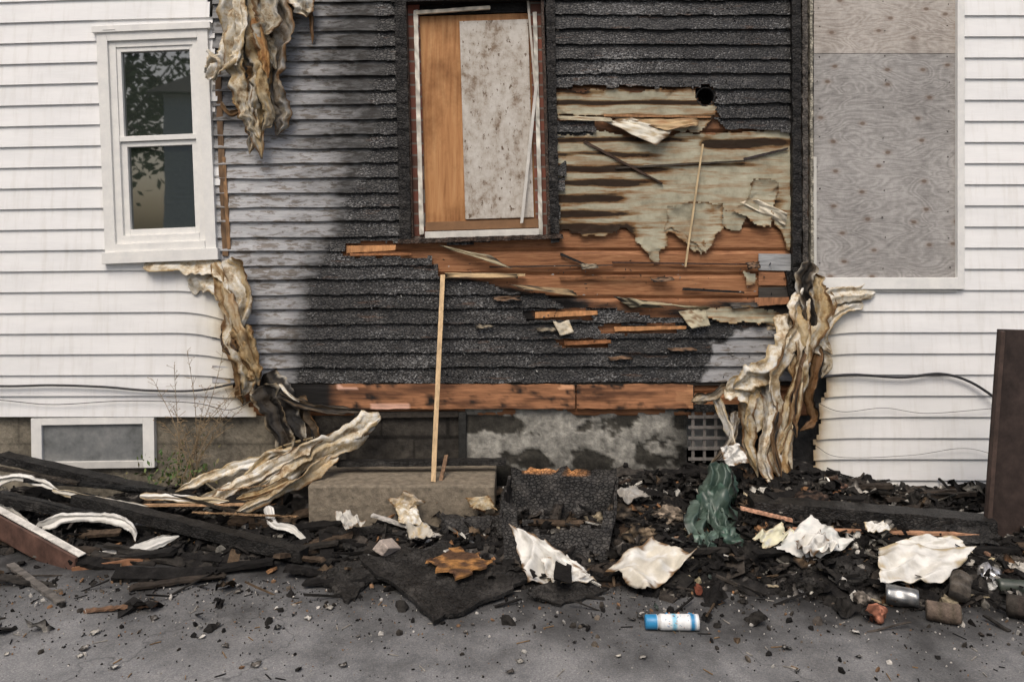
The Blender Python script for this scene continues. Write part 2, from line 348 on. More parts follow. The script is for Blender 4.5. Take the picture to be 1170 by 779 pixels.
# ============ VINYL LEFT
ys,ds,ids,fr=lap_rows(-29,475,24,4,.012,.025)
xs=np.concatenate([np.linspace(-520,-20,24)[:-1],np.arange(-20,312,3.)])
PX,PY=np.meshgrid(xs,ys); DD=np.repeat(ds[:,None],len(xs),1); ID=np.repeat(ids[:,None],len(xs),1)
bnd=np.interp(PY,[-30,298,300,345,430,460,475],[246,246,262,264,270,285,300])+16*(vn(ID*3.1,PY*0+1,3)-.5)+10*(fbm(PX/20,PY/9,3,5)-.5)
keep=(PX<bnd); winr=(PX>128)&(PX<236)&(PY>44)&(PY<284)
e=bnd-PX; near=np.exp(-np.clip(e,0,None)/16)*(PY>290)
DD=DD+near*(.02*fbm(PX/18,PY/30,3,9)+.004)+.0025*(fbm(PX/60,PY/40,2,2)-.5)
sag=np.where((PY>285),np.clip((PX-200)/60,0,1.3)**2*np.interp(PY,[285,300,350,430,475],[0,7,10,3,0]),0)
PYw=warp(PX,PY)+sag+near*5*(fbm(PX/15,PY/30,2,11)-.5)
col=np.zeros(PX.shape+(3,)); col[...,0]=np.clip(near*1.0,0,1)*.7
col[...,1]=.30*np.exp(-np.clip(e,0,None)/60)*sst(285,330,PY)*(fbm(PX/40,PY/40,3,19))*1.6
kf=(keep&~winr); kf=kf[:-1,:-1]&kf[1:,1:]
meshgrid_obj('vinyl_siding_left',PX,PYw,DD,col,kf,M_vinyl,house)
# ============ VINYL RIGHT
ys,ds,ids,fr=lap_rows(-29,571,24,4,.012,.025)
xs=np.concatenate([np.arange(918,1190,3.),np.linspace(1190,1700,24)])
PX,PY=np.meshgrid(xs,ys); DD=np.repeat(ds[:,None],len(xs),1); ID=np.repeat(ids[:,None],len(xs),1)
bnd=np.where(PY<327,1092,np.interp(PY,[327,345,430,520,571],[930,938,934,925,915])+14*(vn(ID*3.1,PY*0+1,33)-.5)+8*(fbm(PX/20,PY/9,3,5)-.5))
e=PX-bnd; near=np.exp(-np.clip(e,0,None)/16)*(PY>327)
DD=DD+near*(.02*fbm(PX/18,PY/30,3,9)+.004)+.0025*(fbm(PX/60,PY/40,2,2)-.5)
sag=np.where(PY>320,np.clip(1-(PX-925)/60,0,1)**2*np.interp(PY,[320,345,420,571],[0,8,4,0]),0)
col=np.zeros(PX.shape+(3,)); col[...,0]=np.clip(near,0,1)*.7
col[...,1]=np.where(PY>327,.25*np.exp(-np.clip(e,0,None)/40)*fbm(PX/40,PY/40,3,19)*1.4+.35*np.clip((PY-545)/26,0,1)*fbm(PX/30,PY/12,3,20),0)
k=(PX>bnd); kf=k[:-1,:-1]&k[1:,1:]
meshgrid_obj('vinyl_siding_right',PX,PY+sag,DD,col,kf,M_vinyl,house)
ys,ds,ids,fr=lap_rows(-533,-29,24,1,.012,.025)
xs=np.linspace(-520,1700,60); PX,PY=np.meshgrid(xs,ys); DD=np.repeat(ds[:,None],len(xs),1)
PYw=np.where(PY>-60,warp(PX,PY),PY); col=np.zeros(PX.shape+(3,)); kf=np.ones((PX.shape[0]-1,PX.shape[1]-1),bool)
meshgrid_obj('vinyl_siding_upper',PX,PYw,DD,col,kf,M_vinyl,house)
# ============ CLAPBOARDS
E=16.6; ys,ds,ids,fr=lap_rows(-29,-29+E*28,E,6,.004,.023)
xs=np.arange(244,912,1.7)
PX,PY=np.meshgrid(xs,ys); DD=np.repeat(ds[:,None],len(xs),1); ID=np.repeat(ids[:,None],len(xs),1); FR=np.repeat(fr[:,None],len(xs),1)
charp=[(452,-60),(440,60),(432,150),(415,190),(402,215),(394,250),(378,290),(356,325),(347,380),(344,470),(930,470),(930,-60)]
lightp=[(812,394),(856,374),(912,372),(912,440),(800,440)]
sd=sdf(charp,PX,PY)+22*(fbm(PX/26,PY/26,4,41)-.5)+20*(vn(ID*5.3,PX/90,42)-.5)
ch=sst(-26,22,sd)
l2=sst(-10,10,sdf(lightp,PX,PY)+16*(fbm(PX/14,PY/9,3,44)-.5)); ch=ch*(1-.92*l2)
soot=np.clip(sst(-130,5,sd)*np.interp(PY,[-30,170,230,430],[1.0,.9,.48,.34]),0,1)+.5*sst(-32,0,sd)
soot=np.clip(soot+.34*(fbm(PX/60,PY/10,3,47)-.5)*2+.35*np.clip(1-(PX-250)/45,0,1)*(PY<190)+.26*np.clip((185-PY)/60,0,1),0,1)
ch=np.clip(ch+.22*np.clip((PX-360)/80,0,1)*np.clip((200-PY)/60,0,1)*(PX<460),0,1)
soot=np.where(l2>.5,.35,soot)
exps=[[(393,279),(500,277),(505,292),(395,291)],
 [(498,284),(545,279),(636,266),(633,104),(818,103),(822,130),(846,152),(912,154),(912,372),(880,366),(820,360),(760,364),(700,352),(640,350),(602,326),(500,316)],
 [(608,357),(672,354),(682,364),(612,366)],[(700,372),(784,370),(786,379),(704,380)],[(640,388),(698,386),(700,395),(650,396)],[(560,322),(600,320),(640,336),(585,332)]]
ex=np.full(PX.shape,-1e9)
Xn=PX+34*(vn(ID*7.7,PY*0,51)-.5)+26*(fbm(PX/40,ID*9.1,3,52)-.5)
for p in exps: ex=np.maximum(ex,sdf(p,Xn,PY+4*(fbm(PX/14,PY/6,3,53)-.5)))
for p in [[(625,137),(692,138),(694,158),(628,160)]]: ex=np.where(sdf(p,Xn,PY)>0,-5,ex)
hole=(PX>463)&(PX<626)&(PY<272)
DD=DD+ch*(.006*(fbm(PX/14,PY/7,3,61)-.6))+.003*(fbm(PX/60,ID*3.3,2,62)-.5)
DD=DD+np.exp(-np.clip(-ex,0,40)/8)*.012*fbm(PX/20,PY/20,2,63)
jag=(3.6*(fbm(PX/8,ID*5.1,4,64)-.5)*ch+2.2*(fbm(PX/50,ID*3.1,2,65)-.5))*(FR>.8)
PYw=warp(PX,PY)+jag+2.4*(vn(ID*2.7,PX/200,66)-.5)
rdv=vn(ID*11.3,PX/230,67)*np.where((PY<110)&(PX>620),1.0,.6)  # random tone per board; stronger at upper right for the painted char sheen
col=np.stack([ch,rdv,soot],-1)
k=(ex<0)&~hole&(PX<907+6*(fbm(PX*0,PY/8,3,68)-.5)); hol2=np.hypot(PX-806,PY-111)<11; k&=~hol2
kf=k[:-1,:-1]&k[1:,1:]
meshgrid_obj('burnt_clapboards',PX,PYw,DD,col,kf,M_clap,house)
# ============ SHEATHING
Es=27.; ys,ds,ids,fr=lap_rows(-36,-36+Es*19,Es,7,.0,.0)
xs=np.arange(240,926,3.)
PX,PY=np.meshgrid(xs,ys); ID=np.repeat(ids[:,None],len(xs),1); FR=np.repeat(fr[:,None],len(xs),1)
off=vn(ID*5.5,PY*0,71)
seam=np.where((FR<.02)|(FR>.98),-.014,0)
DD=-.012+off*.006+seam+.002*fbm(PX/30,PY/5,3,72)
orange=[(390,270),(640,262),(700,258),(912,262),(912,335),(880,348),(780,356),(690,354),(560,324),(390,296)]
sl=[(600,350),(690,350),(790,368),(790,384),(700,398),(636,398)]
so=np.maximum(sdf(orange,PX,PY),np.maximum(sdf(sl,PX,PY)-2,-100))
ch=1-sst(-22,14,so+22*(fbm(PX/50,PY/9,4,73)-.5))
ch=np.clip(ch+.45*np.exp(-((PY-350)/8)**2)+.5*np.exp(-((PX-540)/60)**2-((PY-272)/13)**2)+.45*(fbm(PX/40,PY/14,3,74)-.42)+.10*((PX>860)),0,1)
ch=np.where(PY>428,.35,ch)
ch=np.where((PX>632)&(PY<262)&(PY>95),.5,ch)
col=np.stack([ch,vn(ID*3.3,PX*0+.5,75),off],-1)
hole=(PX>463)&(PX<626)&(PY<272); hol2=np.hypot(PX-806,PY-111)<9.5
k=~hole&~hol2; kf=k[:-1,:-1]&k[1:,1:]
meshgrid_obj('wall_sheathing',PX,warp(PX,PY),DD,col,kf,M_sheath,house)
b=B(); p=W(806,111,0)
b.lathe((p.x,.09,p.z),(0,-1,0),[(0,.001,(.004,)*3),(0,.048,(.004,)*3),(.075,.050,(.01,)*3),(.098,.052,(.03,.03,.03)),(.10,.057,(.02,.02,.02)),(.09,.058,(.02,.02,.02))],28)
b.obj('vent_hole',M_deb,house,True)
# ============ PAPER
def papersheet(name,poly,x0,x1,y0,y1,seed,base,streaks,step=1.6,ns=26,curl=.022):
    xs=np.arange(x0,x1,step); ys=np.arange(y0,y1,step); PX,PY=np.meshgrid(xs,ys)
    s=sdf(poly,PX,PY)+ns*(fbm(PX/30,PY/30,4,seed)-.5)+6*(fbm(PX/6,PY/6,3,seed+1)-.5)
    cur=np.exp(-np.clip(s,0,99)/7)
    DD=base+curl*cur*(fbm(PX/30,PY/30,2,seed+2)>.45)*fbm(PX/16,PY/16,2,seed+3)+.004*np.abs(fbm(PX/24,PY/14,3,seed+4)-.5)*2
    st=np.zeros(PX.shape)
    for (yy,xa,xb,wd,am) in streaks:
        st+=am*1.25*np.exp(-((PY-yy-3*(fbm(PX/40,PX*0+yy,2,seed)-.5))/wd)**2)*sst(xa-8,xa+12,PX)*(1-sst(xb-50,xb+20,PX+40*(fbm(PX/20,PY/5,2,seed)-.5)))
    st=np.clip(.18+st+.25*np.exp(-np.clip(s,0,99)/3.5)+.3*(fbm(PX/60,PY/30,3,seed+6)-.5),0,1)
    col=np.stack([st,st,st],-1); k=(s>0)&(np.hypot(PX-806,PY-111)>11.5); kf=k[:-1,:-1]&k[1:,1:]
    meshgrid_obj(name,PX,warp(PX,PY),DD,col,kf,M_paper,house,True)
papersheet('building_paper_main',[(633,160),(700,156),(912,152),(912,205),(905,215),(902,285),(885,262),(868,240),(845,262),(820,258),(800,292),(762,262),(750,296),(735,290),(715,262),(690,270),(665,262),(632,262)],
  628,914,148,304,101,.004,[(162,630,800,3,.5),(178,630,760,3,.4),(195,630,770,4,.6),(210,630,760,4,.6),(228,630,730,5,.6),(246,630,720,4,.65),(262,630,740,6,.5),(166,800,912,5,.7),(190,760,900,2,.3),(236,860,912,14,.3)])
papersheet('building_paper_top',[(630,108),(700,104),(815,102),(822,128),(800,152),(740,150),(690,136),(628,136)],626,832,96,160,131,.005,[(120,630,830,3,.5),(136,690,830,3,.5),(107,630,700,3,.4)],ns=12)
papersheet('building_paper_patch',[(758,236),(792,232),(826,236),(822,262),(806,290),(796,284),(778,268),(760,262)],750,836,226,300,151,.011,[],ns=12,curl=.03)
papersheet('building_paper_patch_right',[(826,244),(850,228),(858,206),(888,210),(886,240),(880,262),(864,258),(846,250)],820,896,200,272,163,.012,[],ns=10,curl=.04)
papersheet('building_paper_scrap',[(848,310),(866,312),(864,328),(850,328)],840,874,304,336,171,.012,[],ns=6)
papersheet('building_paper_scrap_low',[(776,352),(820,350),(880,352),(900,366),(886,374),(850,368),(800,368)],770,908,344,380,181,.022,[],ns=10,curl=.05)
def quad(b,c00,c10,c11,c01,n=22,m=22,amp=.02,cr=.03,col=None,seed=0,jag=.0,fold=3.0,dirn=None):
    c00,c10,c11,c01=map(Vector,(c00,c10,c11,c01))
    N=dirn and Vector(dirn) or (c10-c00).cross(c01-c00).normalized()
    P=[];C=[]
    U,V=np.meshgrid(np.linspace(0,1,n),np.linspace(0,1,m),indexing='ij')
    r=1-np.abs(2*fbm(U*fold+V*1.7,V*fold*.7-U*.8+seed*3.3,2,seed)-1)*2.2
    r2=fbm(U*3,V*3,2,seed+5)-.5; fine=1-np.abs(2*vn(U*7+V*3,V*6-U*2,seed+6)-1)
    jj=fbm(U*7,V*7,3,seed+7)
    ju=(1-jag*.5*fbm(V*7,V*0+.2,3,seed+8)); jv=(1-jag*.5*fbm(U*7,U*0+.7,3,seed+9))
    for i in range(n):
        rowP=[];rowC=[]
        for j in range(m):
            u,v=U[i,j],V[i,j]; ed=min(u,1-u,v,1-v); uu=.5+(u-.5)*ju[i,j]; vv=.5+(v-.5)*jv[i,j]
            p=c00*(1-uu)*(1-vv)+c10*uu*(1-vv)+c11*uu*vv+c01*(1-uu)*vv
            p=p+N*float(cr*r[i,j]+amp*r2[i,j]+amp*.2*fine[i,j])+Vector((float(r2[i,j]),0,float(-r2[i,j])))*amp*.5
            rowP.append(p); rowC.append(col(u,v,float(jj[i,j]),ed))
        P.append(rowP);C.append(rowC)
    b.grid(P,C)
def lerp3(a,b,t): t=max(0,min(1,t)); return tuple(a[i]+(b[i]-a[i])*t for i in range(3))
WH=(.74,.73,.69);TAN=(.46,.375,.24);BRN=(.18,.11,.055);BLK=(.012,.011,.0105);GRY=(.36,.35,.33)
def colf(a,b,c=None,th=.55,k=6,edge=.12):
    def f(u,v,n,ed):
        q=lerp3(a,b,(n-th)*k)
        if c is not None: q=lerp3(q,c,((n-.35)-ed*3+edge)*5)
        return q
    return f
b=B()
quad(b,W(845,231,.02),W(866,228,.035),W(900,244,.05),W(897,258,.02),14,14,.01,.015,colf((.66,.61,.50),(.5,.42,.3)),3)
quad(b,W(690,138,.02),W(722,134,.03),W(768,150,.05),W(750,166,.09),16,16,.01,.012,colf((.66,.63,.54),(.40,.32,.2),BRN),5)
quad(b,W(720,138,.015),W(760,150,.05),W(798,144,.05),W(797,136,.015),16,14,.012,.012,colf((.50,.36,.2),(.30,.16,.07),BRN),6)
quad(b,W(636,133,.02),W(640,137,.035),W(700,140,.035),W(698,135,.02),12,6,.006,.006,colf((.5,.45,.33),BRN),7)
quad(b,W(500,280,.02),W(512,285,.03),W(585,308,.06),W(560,292,.04),18,10,.012,.01,colf((.44,.38,.25),BRN,BLK),8)
quad(b,W(508,312,.02),W(510,318,.04),W(592,318,.04),W(590,313,.02),18,8,.008,.008,colf((.5,.36,.2),BRN,BLK),9)
quad(b,W(580,326,.02),W(600,332,.05),W(664,340,.05),W(650,330,.03),18,10,.012,.012,colf((.34,.24,.13),BLK,BLK,.5),10)
quad(b,W(632,368,.02),W(640,384,.05),W(656,380,.05),W(650,366,.02),10,10,.012,.012,colf((.55,.5,.4),TAN),11)
quad(b,W(712,340,.02),W(735,350,.06),W(815,352,.05),W(800,356,.03),18,10,.015,.012,colf((.36,.31,.2),BRN,BLK),12)
quad(b,W(700,338,.02),W(745,345,.04),W(760,352,.05),W(720,352,.03),14,10,.015,.012,colf((.25,.22,.15),BLK,BLK),13)
quad(b,W(775,356,.03),W(790,376,.07),W(812,372,.06),W(805,352,.03),12,12,.012,.012,colf((.46,.42,.30),BRN),14)
for i,(x,y,w_,h_) in enumerate([(560,340,40,5),(660,302,26,7),(740,318,34,5),(830,346,40,8),(610,376,30,4),(690,408,36,4),(540,372,26,4),(760,398,40,5),(850,300,20,9)]):
    quad(b,W(x,y,.022),W(x+4,y+h_,.045),W(x+w_,y+h_*.8,.04),W(x+w_*.9,y-1,.022),14,8,.01,.012,colf(random.choice([(.20,.12,.07),(.08,.07,.06),(.26,.22,.16)]),BLK,BLK,.5),i+40,.6)
b.obj('curled_paper_flaps',M_panel,house,True,solid=.0015)
b=B()
O1=(.50,.25,.11);O2=(.32,.14,.06)
for (x0,y0,x1,y1,w,c) in [(396,285,452,283,8,O1),(400,291,470,290,3,O2),(505,316,600,314,4,(.5,.36,.2)),(612,360,682,357,7,O1),(702,376,784,374,5,O1),(645,392,698,390,5,O2),(640,318,760,316,3,(.2,.09,.04)),(690,132,812,134,3,(.32,.17,.08)),
   (668,162,757,210,3,(.05,.03,.02)),(703,192,850,184,2.5,(.05,.04,.03)),(850,182,900,170,3,(.04,.03,.03)),(876,375,906,372,4,(.4,.33,.24)),(862,345,906,343,10,(.34,.16,.08)),(780,330,850,334,3,BLK),(640,290,668,302,3,BLK),(700,300,860,302,2.2,(.06,.03,.02)),(560,305,700,303,2.2,(.05,.03,.02))]:
    b.beam(W(x0,y0,.012),W(x1,y1,.018),w*.0052,.010,c,.0014,14,(0,1,0),.3,.25)
b.beam(W(803,165,.03),W(783,305,.03),.011,.006,(.55,.42,.25),.0006,12,(0,1,0))
b.obj('wood_splinters',M_wood,house)
b=B()
for i in range(600):
    x=random.uniform(352,905); y=random.choice([random.uniform(296,432),random.uniform(-20,104)])
    if 455<x<634 and y<275: continue
    if x<460 and y<200: continue
    c=random.choice([BLK,BLK,(.05,.045,.04),(.28,.28,.27) if y>300 else (.06,.06,.06)])
    b.chunk(W(x,y,.022),random.uniform(.002,.006),c,0,(1.8,.5,.8))
b.obj('char_flakes',M_char,house)
b=B()
for (y0,y1,c) in [(290,309,(.30,.31,.32)),(311,326,(.30,.14,.07)),(328,341,(.05,.045,.04))]:
    b.wbox(866,904,y0,y1,.006,.014,c,random.uniform(-1,1))
b.wbox(300,912,436,440,.0,.012,(.03,.025,.02))
b.obj('patch_boards',M_sill,house,bevel=.001)
# sill board
b=B()
for (xa,xb) in [(330,657),(659,792)]:
    n=110; P=[];C=[]
    for i in range(13):
        y=439+28*i/12
        xr_=np.linspace(xa,xb,n+1); nz=fbm(xr_/45,y/5+0*xr_,4,81); n2=fbm(xr_/12,y/7+0*xr_,4,82); n3=fbm(xr_/50,0*xr_,4,83)
        r=[];c=[]
        for j in range(n+1):
            x=xr_[j]; yy=y+(3.5*(n2[j]-.5) if i in(0,12) else 0)
            r.append(W(x,yy,.030+.004*nz[j])); q=lerp3((.34,.16,.08),(.13,.06,.032),(nz[j]-.42)*5)
            ed=min(i,12-i); q=lerp3(q,BLK,(n2[j]-.58)*5+max(0,.95-ed*.3-3*(n3[j]-.38)))
            if x<388: q=lerp3(q,BLK,(388-x)/14)
            if (385<x<412 and i<3 and n2[j]>.42) or (425<x<468 and i>9): q=(.66,.40,.30)
            if 625<x<655 and i<3 and n2[j]>.5: q=(.60,.32,.18)
            if x>772 and n2[j]>.5: q=(.40,.20,.10)
            c.append(q)
        P.append(r);C.append(c)
    b.grid(P,C)
    b.wbox(xa,xb,440,466,-.01,.026,BLK)
b.obj('sill_board',M_sill,house)
# ============ foundation
xs=np.concatenate([np.linspace(-520,-20,10)[:-1],np.arange(-20,960,2.2)]); ys=np.arange(466,600,2.2)
PX,PY=np.meshgrid(xs,ys)
n=fbm(PX/34,PY/22,6,92); n2=fbm(PX/8,PY/8,4,93)
pl0=np.clip((n-.44+.02*np.sin(PX/30)+.12*(fbm(PX/7,PY/7,3,95)-.5))*26,0,1)
DD=-.014+.010*(fbm(PX/20,PY/14,4,91)-.5)+.008*pl0*(PX>530)
def c3(a): return np.array(a)[None,None,:]
left=c3((.20,.178,.14))*(.5+.9*n[...,None]); left=np.where(((np.abs(PY-508)<1.5)|((np.abs(np.mod(PX+35*(PY>508),78)-20)<1.2)))[...,None],left*.65,left)
pl=pl0[...,None]
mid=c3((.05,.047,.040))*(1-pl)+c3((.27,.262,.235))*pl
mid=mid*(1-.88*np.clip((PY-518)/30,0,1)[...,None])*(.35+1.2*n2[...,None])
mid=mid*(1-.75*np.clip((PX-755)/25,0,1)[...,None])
st=np.abs(np.mod(PY-478,44)-22)<1.6; sv=np.abs(np.mod(PX-405+38*(PY>500),76)-30)<1.4
drk=c3((.040,.036,.031))*(.5+1.1*n2[...,None])*(1-.6*(st|sv)[...,None])
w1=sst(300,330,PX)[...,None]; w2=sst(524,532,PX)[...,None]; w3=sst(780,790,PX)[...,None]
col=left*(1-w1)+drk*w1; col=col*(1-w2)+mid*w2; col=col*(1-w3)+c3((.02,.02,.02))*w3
wr=(PX>44)&(PX<172)&(PY>482)&(PY<526); lr=(PX>786)&(PX<852)&(PY>468)&(PY<530)
k=~wr&~lr; kf=k[:-1,:-1]&k[1:,1:]
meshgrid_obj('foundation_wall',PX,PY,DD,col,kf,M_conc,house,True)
b=B(); b.wbox(915,1700,571,590,-.1,.002,(.45,.43,.39)); b.obj('foundation_right',M_conc,house)
b=B(); b.wbox(524,533,470,548,-.02,.02,(.03,.03,.028)); b.wbox(405,524,470,477,-.02,.012,(.04,.035,.03),.6)
b.obj('foundation_blocks',M_conc,house,bevel=.005)
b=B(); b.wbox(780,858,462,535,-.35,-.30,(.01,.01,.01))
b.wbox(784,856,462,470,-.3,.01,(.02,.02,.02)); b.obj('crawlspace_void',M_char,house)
b=B()
for x in range(790,856,13): b.wbox(x,x+3.4,466,528,-.004,.004,(.14,.13,.12))
for y in range(474,526,12): b.wbox(786,854,y,y+3.4,.005,.011,(.17,.16,.15))
b.obj('crawlspace_lattice',M_wood,house)
# ============ LEFT WINDOW
b=B(); R=2.3; pv=(182,165)
def wb(x0,x1,y0,y1,d0,d1,c=(.78,.775,.75),bb=None): (bb or b).wbox(x0,x1,y0,y1,d0,d1,c,R,pv)
wb(119,131,36,288,-.02,.042);wb(233,245,36,288,-.02,.042);wb(131,233,36,47,-.02,.042)
wb(115,249,30,37.5,-.02,.055);wb(117,248,286,299,-.02,.062);wb(131,233,277,286,-.02,.048)
wb(131,139,47,277,-.03,.026);wb(226,233,47,277,-.03,.026);wb(139,226,47,54,-.03,.026);wb(139,226,268,277,-.03,.028)
wb(139,144,54,160,-.03,.018);wb(222,226,54,160,-.03,.018);wb(144,222,54,59,-.03,.018);wb(139,226,155,161,-.03,.022)
wb(139,146,161.5,268,-.04,.008);wb(220,226,161.5,268,-.04,.008);wb(146,220,161.5,167,-.04,.008);wb(146,220,261,268,-.04,.008)
wb(128,142,34.5,35.5,.0,.058,(.6,.6,.58))
b.obj('window_frame_left',M_trim,house,bevel=.002)
b=B(); wb(144,222,59,155,-.012,-.004,bb=b); wb(146,220,167,261,-.024,-.016,bb=b); b.obj('window_glass_left',M_glass,house)
b=B(); wb(126,236,42,284,-.06,-.05,(.02,.02,.02),b); b.obj('window_backing_left',M_char,house)
b=B()
b.beam(W(249,70,.01),W(258,292,.012),.035,.02,(.13,.08,.045),.002,24,(0,1,0),0,.5)
b.beam(W(256,180,.015),W(262,285,.02),.02,.012,(.24,.14,.07),.002,16,(0,1,0),0,.5)
b.obj('scorched_corner_strip',M_wood,house)
b=B(); R=.8; pv=(108,503)
wb(38,50,476,534,-.02,.022);wb(165,178,476,534,-.02,.022);wb(50,165,476,484,-.02,.022);wb(50,165,526,534,-.02,.022,(.6,.59,.56))
b.obj('basement_window_frame',M_trim,house,bevel=.002)
b=B(); wb(48,167,482,528,-.006,.004,bb=b); b.obj('basement_window_glass',M_frost,house)
# ============ MIDDLE WINDOW
R=1.7; pv=(547,140)
b=B()
def rough_beam(bb,x0,y0,x1,y1,d,w,t,col,seg=60,j=.0022): bb.beam(W(x0,y0,d),W(x1,y1,d),w*.0052,t,col,j,seg,(0,1,0),0,.5)
rough_beam(b,457,-25,464,277,.012,13,.05,BLK,70,.0034); rough_beam(b,628,-25,634,276,.012,10,.05,BLK,70,.0034)
wb(452,638,-22,2,-.03,.040,BLK); rough_beam(b,455,276,642,270,.005,5,.09,(.05,.033,.024),50,.003)
wb(466,469,0,272,-.10,.02,(.06,.04,.03)); wb(622,625,0,272,-.10,.02,(.06,.04,.03))
b.obj('charred_window_casing',M_char,house)
b=B(); wb(466,482,0,272,-.12,-.035,bb=b); wb(609,625,0,272,-.12,-.035,bb=b); wb(466,625,-5,275,-.2,-.13,bb=b); b.obj('brick_reveal',M_brick,house)
b=B(); wb(481,612,14,262,-.075,-.055,bb=b); b.obj('orange_plywood_sheet',M_plyo,house,bevel=.002)
b=B(); wb(528,607,22,250,-.053,-.035,bb=b); b.obj('weathered_board_panel',M_wb,house,bevel=.002)
b=B(); wb(479,610,2,13,-.07,-.05,BLK,b); b.obj('charred_window_head',M_char,house)
b=B()
rough_beam(b,475,12,482,268,-.023,5,.02,(.64,.61,.54),40,.0012); rough_beam(b,611,14,618,268,-.023,4.5,.02,(.58,.56,.50),40,.0014)
wb(482,612,263,270.5,-.05,.010,(.66,.64,.59)); rough_beam(b,475,15,560,9,-.02,4,.02,(.60,.54,.44),14,.0012); wb(482,612,252,262,-.05,-.03,(.22,.12,.06))
b.beam(W(613,95,-.01),W(596,255,.0),.018,.008,(.62,.60,.56),.001,16,(0,1,0))
b.beam(W(603,0,-.02),W(612,105,-.01),.013,.008,(.5,.46,.4),.001,10,(0,1,0))
b.obj('inner_window_trim',M_panel,house,bevel=.001)
# ============ RIGHT PLYWOOD WINDOW
b=B(); b.wbox(929,1090,62.2,317,.0,.012,WH); b.obj('plywood_sheet_lower',M_plyg,house,bevel=.001)
b=B(); b.wbox(929,1090,-60,61.9,.0,.014,WH); b.obj('plywood_sheet_upper',M_plyt,house,bevel=.001)
b=B(); b.wbox(1090,1098,-40,330,-.01,.040,(.78,.78,.76)); b.wbox(932,1090,317,330,-.01,.042,(.80,.80,.78)); b.wbox(925,931,180,324,-.01,.03,(.6,.59,.55)); b.wbox(932,1090,330.5,333,-.01,.03,(.6,.6,.58))
b.obj('window_trim_right',M_trim,house,bevel=.002)
b=B()
for i in range(11):
    for x in (935,1010,1084): 
        q=W(x+random.uniform(-2,2),5+30*i+random.uniform(-6,6),.014); b.chunk(q,.005,(.04,.025,.018),0,(1,.4,1))
b.obj('plywood_nails',M_char,house)
b=B()
rough_beam(b,908,-25,909,322,.02,10,.06,BLK,80,.0035)
rough_beam(b,918,-25,919,325,.015,6,.045,(.07,.062,.055),80,.003)
rough_beam(b,925.5,-25,927,322,.02,3,.04,(.30,.28,.23),80,.002)
b.beam(W(904,310,.02),W(922,440,.02),.07,.03,BLK,.004,20,(0,1,0),0,.5)
b.obj('charred_corner_post',M_char,house)

# ================= strips (melted vinyl)
def strip(b,pts,w,seed,ca,cb,cc,folds=1.4,amp=.75,twist=.5,n=72,m=26,fn=(0,-1,.15),th=.46,w1=None,wk=1.15,stain=.3):
    P=catm([W(*p) for p in pts],n-1); w0=w*.0050*wk; w1=(w1 if w1 is not None else w*.6)*.0050*wk
    U=np.linspace(0,1,n); V=np.linspace(0,1,m); uu,vv=np.meshgrid(U,V,indexing='ij')
    L=sum((P[i+1]-P[i]).length for i in range(n-1))
    s1=fbm(uu*L*6,vv*4+seed,4,seed); s2=fbm(uu*L*16,vv*3,3,seed+1); s3=fbm(uu*L*4,vv*1.6,2,seed+2)
    s4=1-np.abs(2*vn(uu*L*18+vv*4,vv*3-uu*L*7,seed+8)-1)
    tw=(fbm(U*L*3,U*0+seed,2,seed+3)-.5)*2*twist*2
    el=.5*(.40+1.15*fbm(U*L*20,U*0+.3,4,seed+4)); er=.5*(.40+1.15*fbm(U*L*20,U*0+.9,4,seed+5))
    tipe=np.minimum(1,(1-U)*6+.10); tipe=tipe*np.minimum(1,U*12+.4)
    k1=fbm(U*L*10,U*0+.5,2,seed+6)-.5
    gp=[];gc=[]
    for i in range(n):
        T=(P[min(i+1,n-1)]-P[max(i-1,0)]).normalized(); N=Vector(fn); S=T.cross(N).normalized(); N=S.cross(T).normalized()
        Rm=Matrix.Rotation(float(tw[i]),3,T); S=Rm@S; N=Rm@N
        ww=(w0+(w1-w0)*U[i])*tipe[i]; r=[];c=[]
        for j in range(m):
            v=-el[i]+(el[i]+er[i])*V[j]
            t=V[j]*folds+float(s3[i,j])*1.0+seed*.37; tri=abs(2*(t-math.floor(t))-1)*2-1
            p=P[i]+S*(v*ww)+N*(tri*ww*.20*amp+(float(s2[i,j])-.5)*w0*.10*amp+float(s4[i,j])*w0*.08*amp+k1[i]*w0*.35*amp)
            r.append(p); q=lerp3(ca,cb,(float(s1[i,j])-th)*8)
            e=abs(V[j]-.5)*2; q=lerp3(q,cc,(e-.88)*4+(float(s2[i,j])-.46)*4+stain+max(0,U[i]-.75)*2)
            c.append(q)
        gp.append(r);gc.append(c)
    b.grid(gp,gc)
W2=(.56,.54,.49); G2=(.42,.41,.38)
b=B()
strip(b,[(262,-20,.05),(266,30,.09),(262,62,.12),(243,82,.13),(236,90,.1)],30,1,WH,G2,TAN,w1=20)
strip(b,[(290,-20,.05),(284,40,.10),(297,90,.12),(290,130,.10),(300,182,.08)],36,2,G2,TAN,BRN,w1=18)
strip(b,[(312,-20,.05),(322,40,.08),(312,90,.10),(322,130,.08),(316,155,.06)],36,3,GRY,(.24,.22,.2),BRN,w1=14)
strip(b,[(275,10,.07),(268,70,.13),(280,120,.13),(297,160,.11)],28,4,(.55,.52,.45),TAN,BRN,w1=16)
strip(b,[(328,-22,.05),(346,2,.09),(352,20,.08)],26,5,WH,GRY,BRN)
strip(b,[(298,-20,.09),(306,20,.14),(300,45,.14),(316,80,.11)],26,6,(.45,.43,.38),(.24,.22,.18),BRN)
strip(b,[(290,22,.13),(298,52,.16),(307,90,.14)],16,7,(.52,.33,.16),(.36,.2,.09),BRN)
strip(b,[(350,-10,.04),(356,25,.05),(357,50,.04)],7,8,(.25,.16,.1),BRN,BLK)
strip(b,[(272,-20,.1),(276,25,.15),(272,60,.16),(262,75,.15)],20,9,WH,W2,TAN)
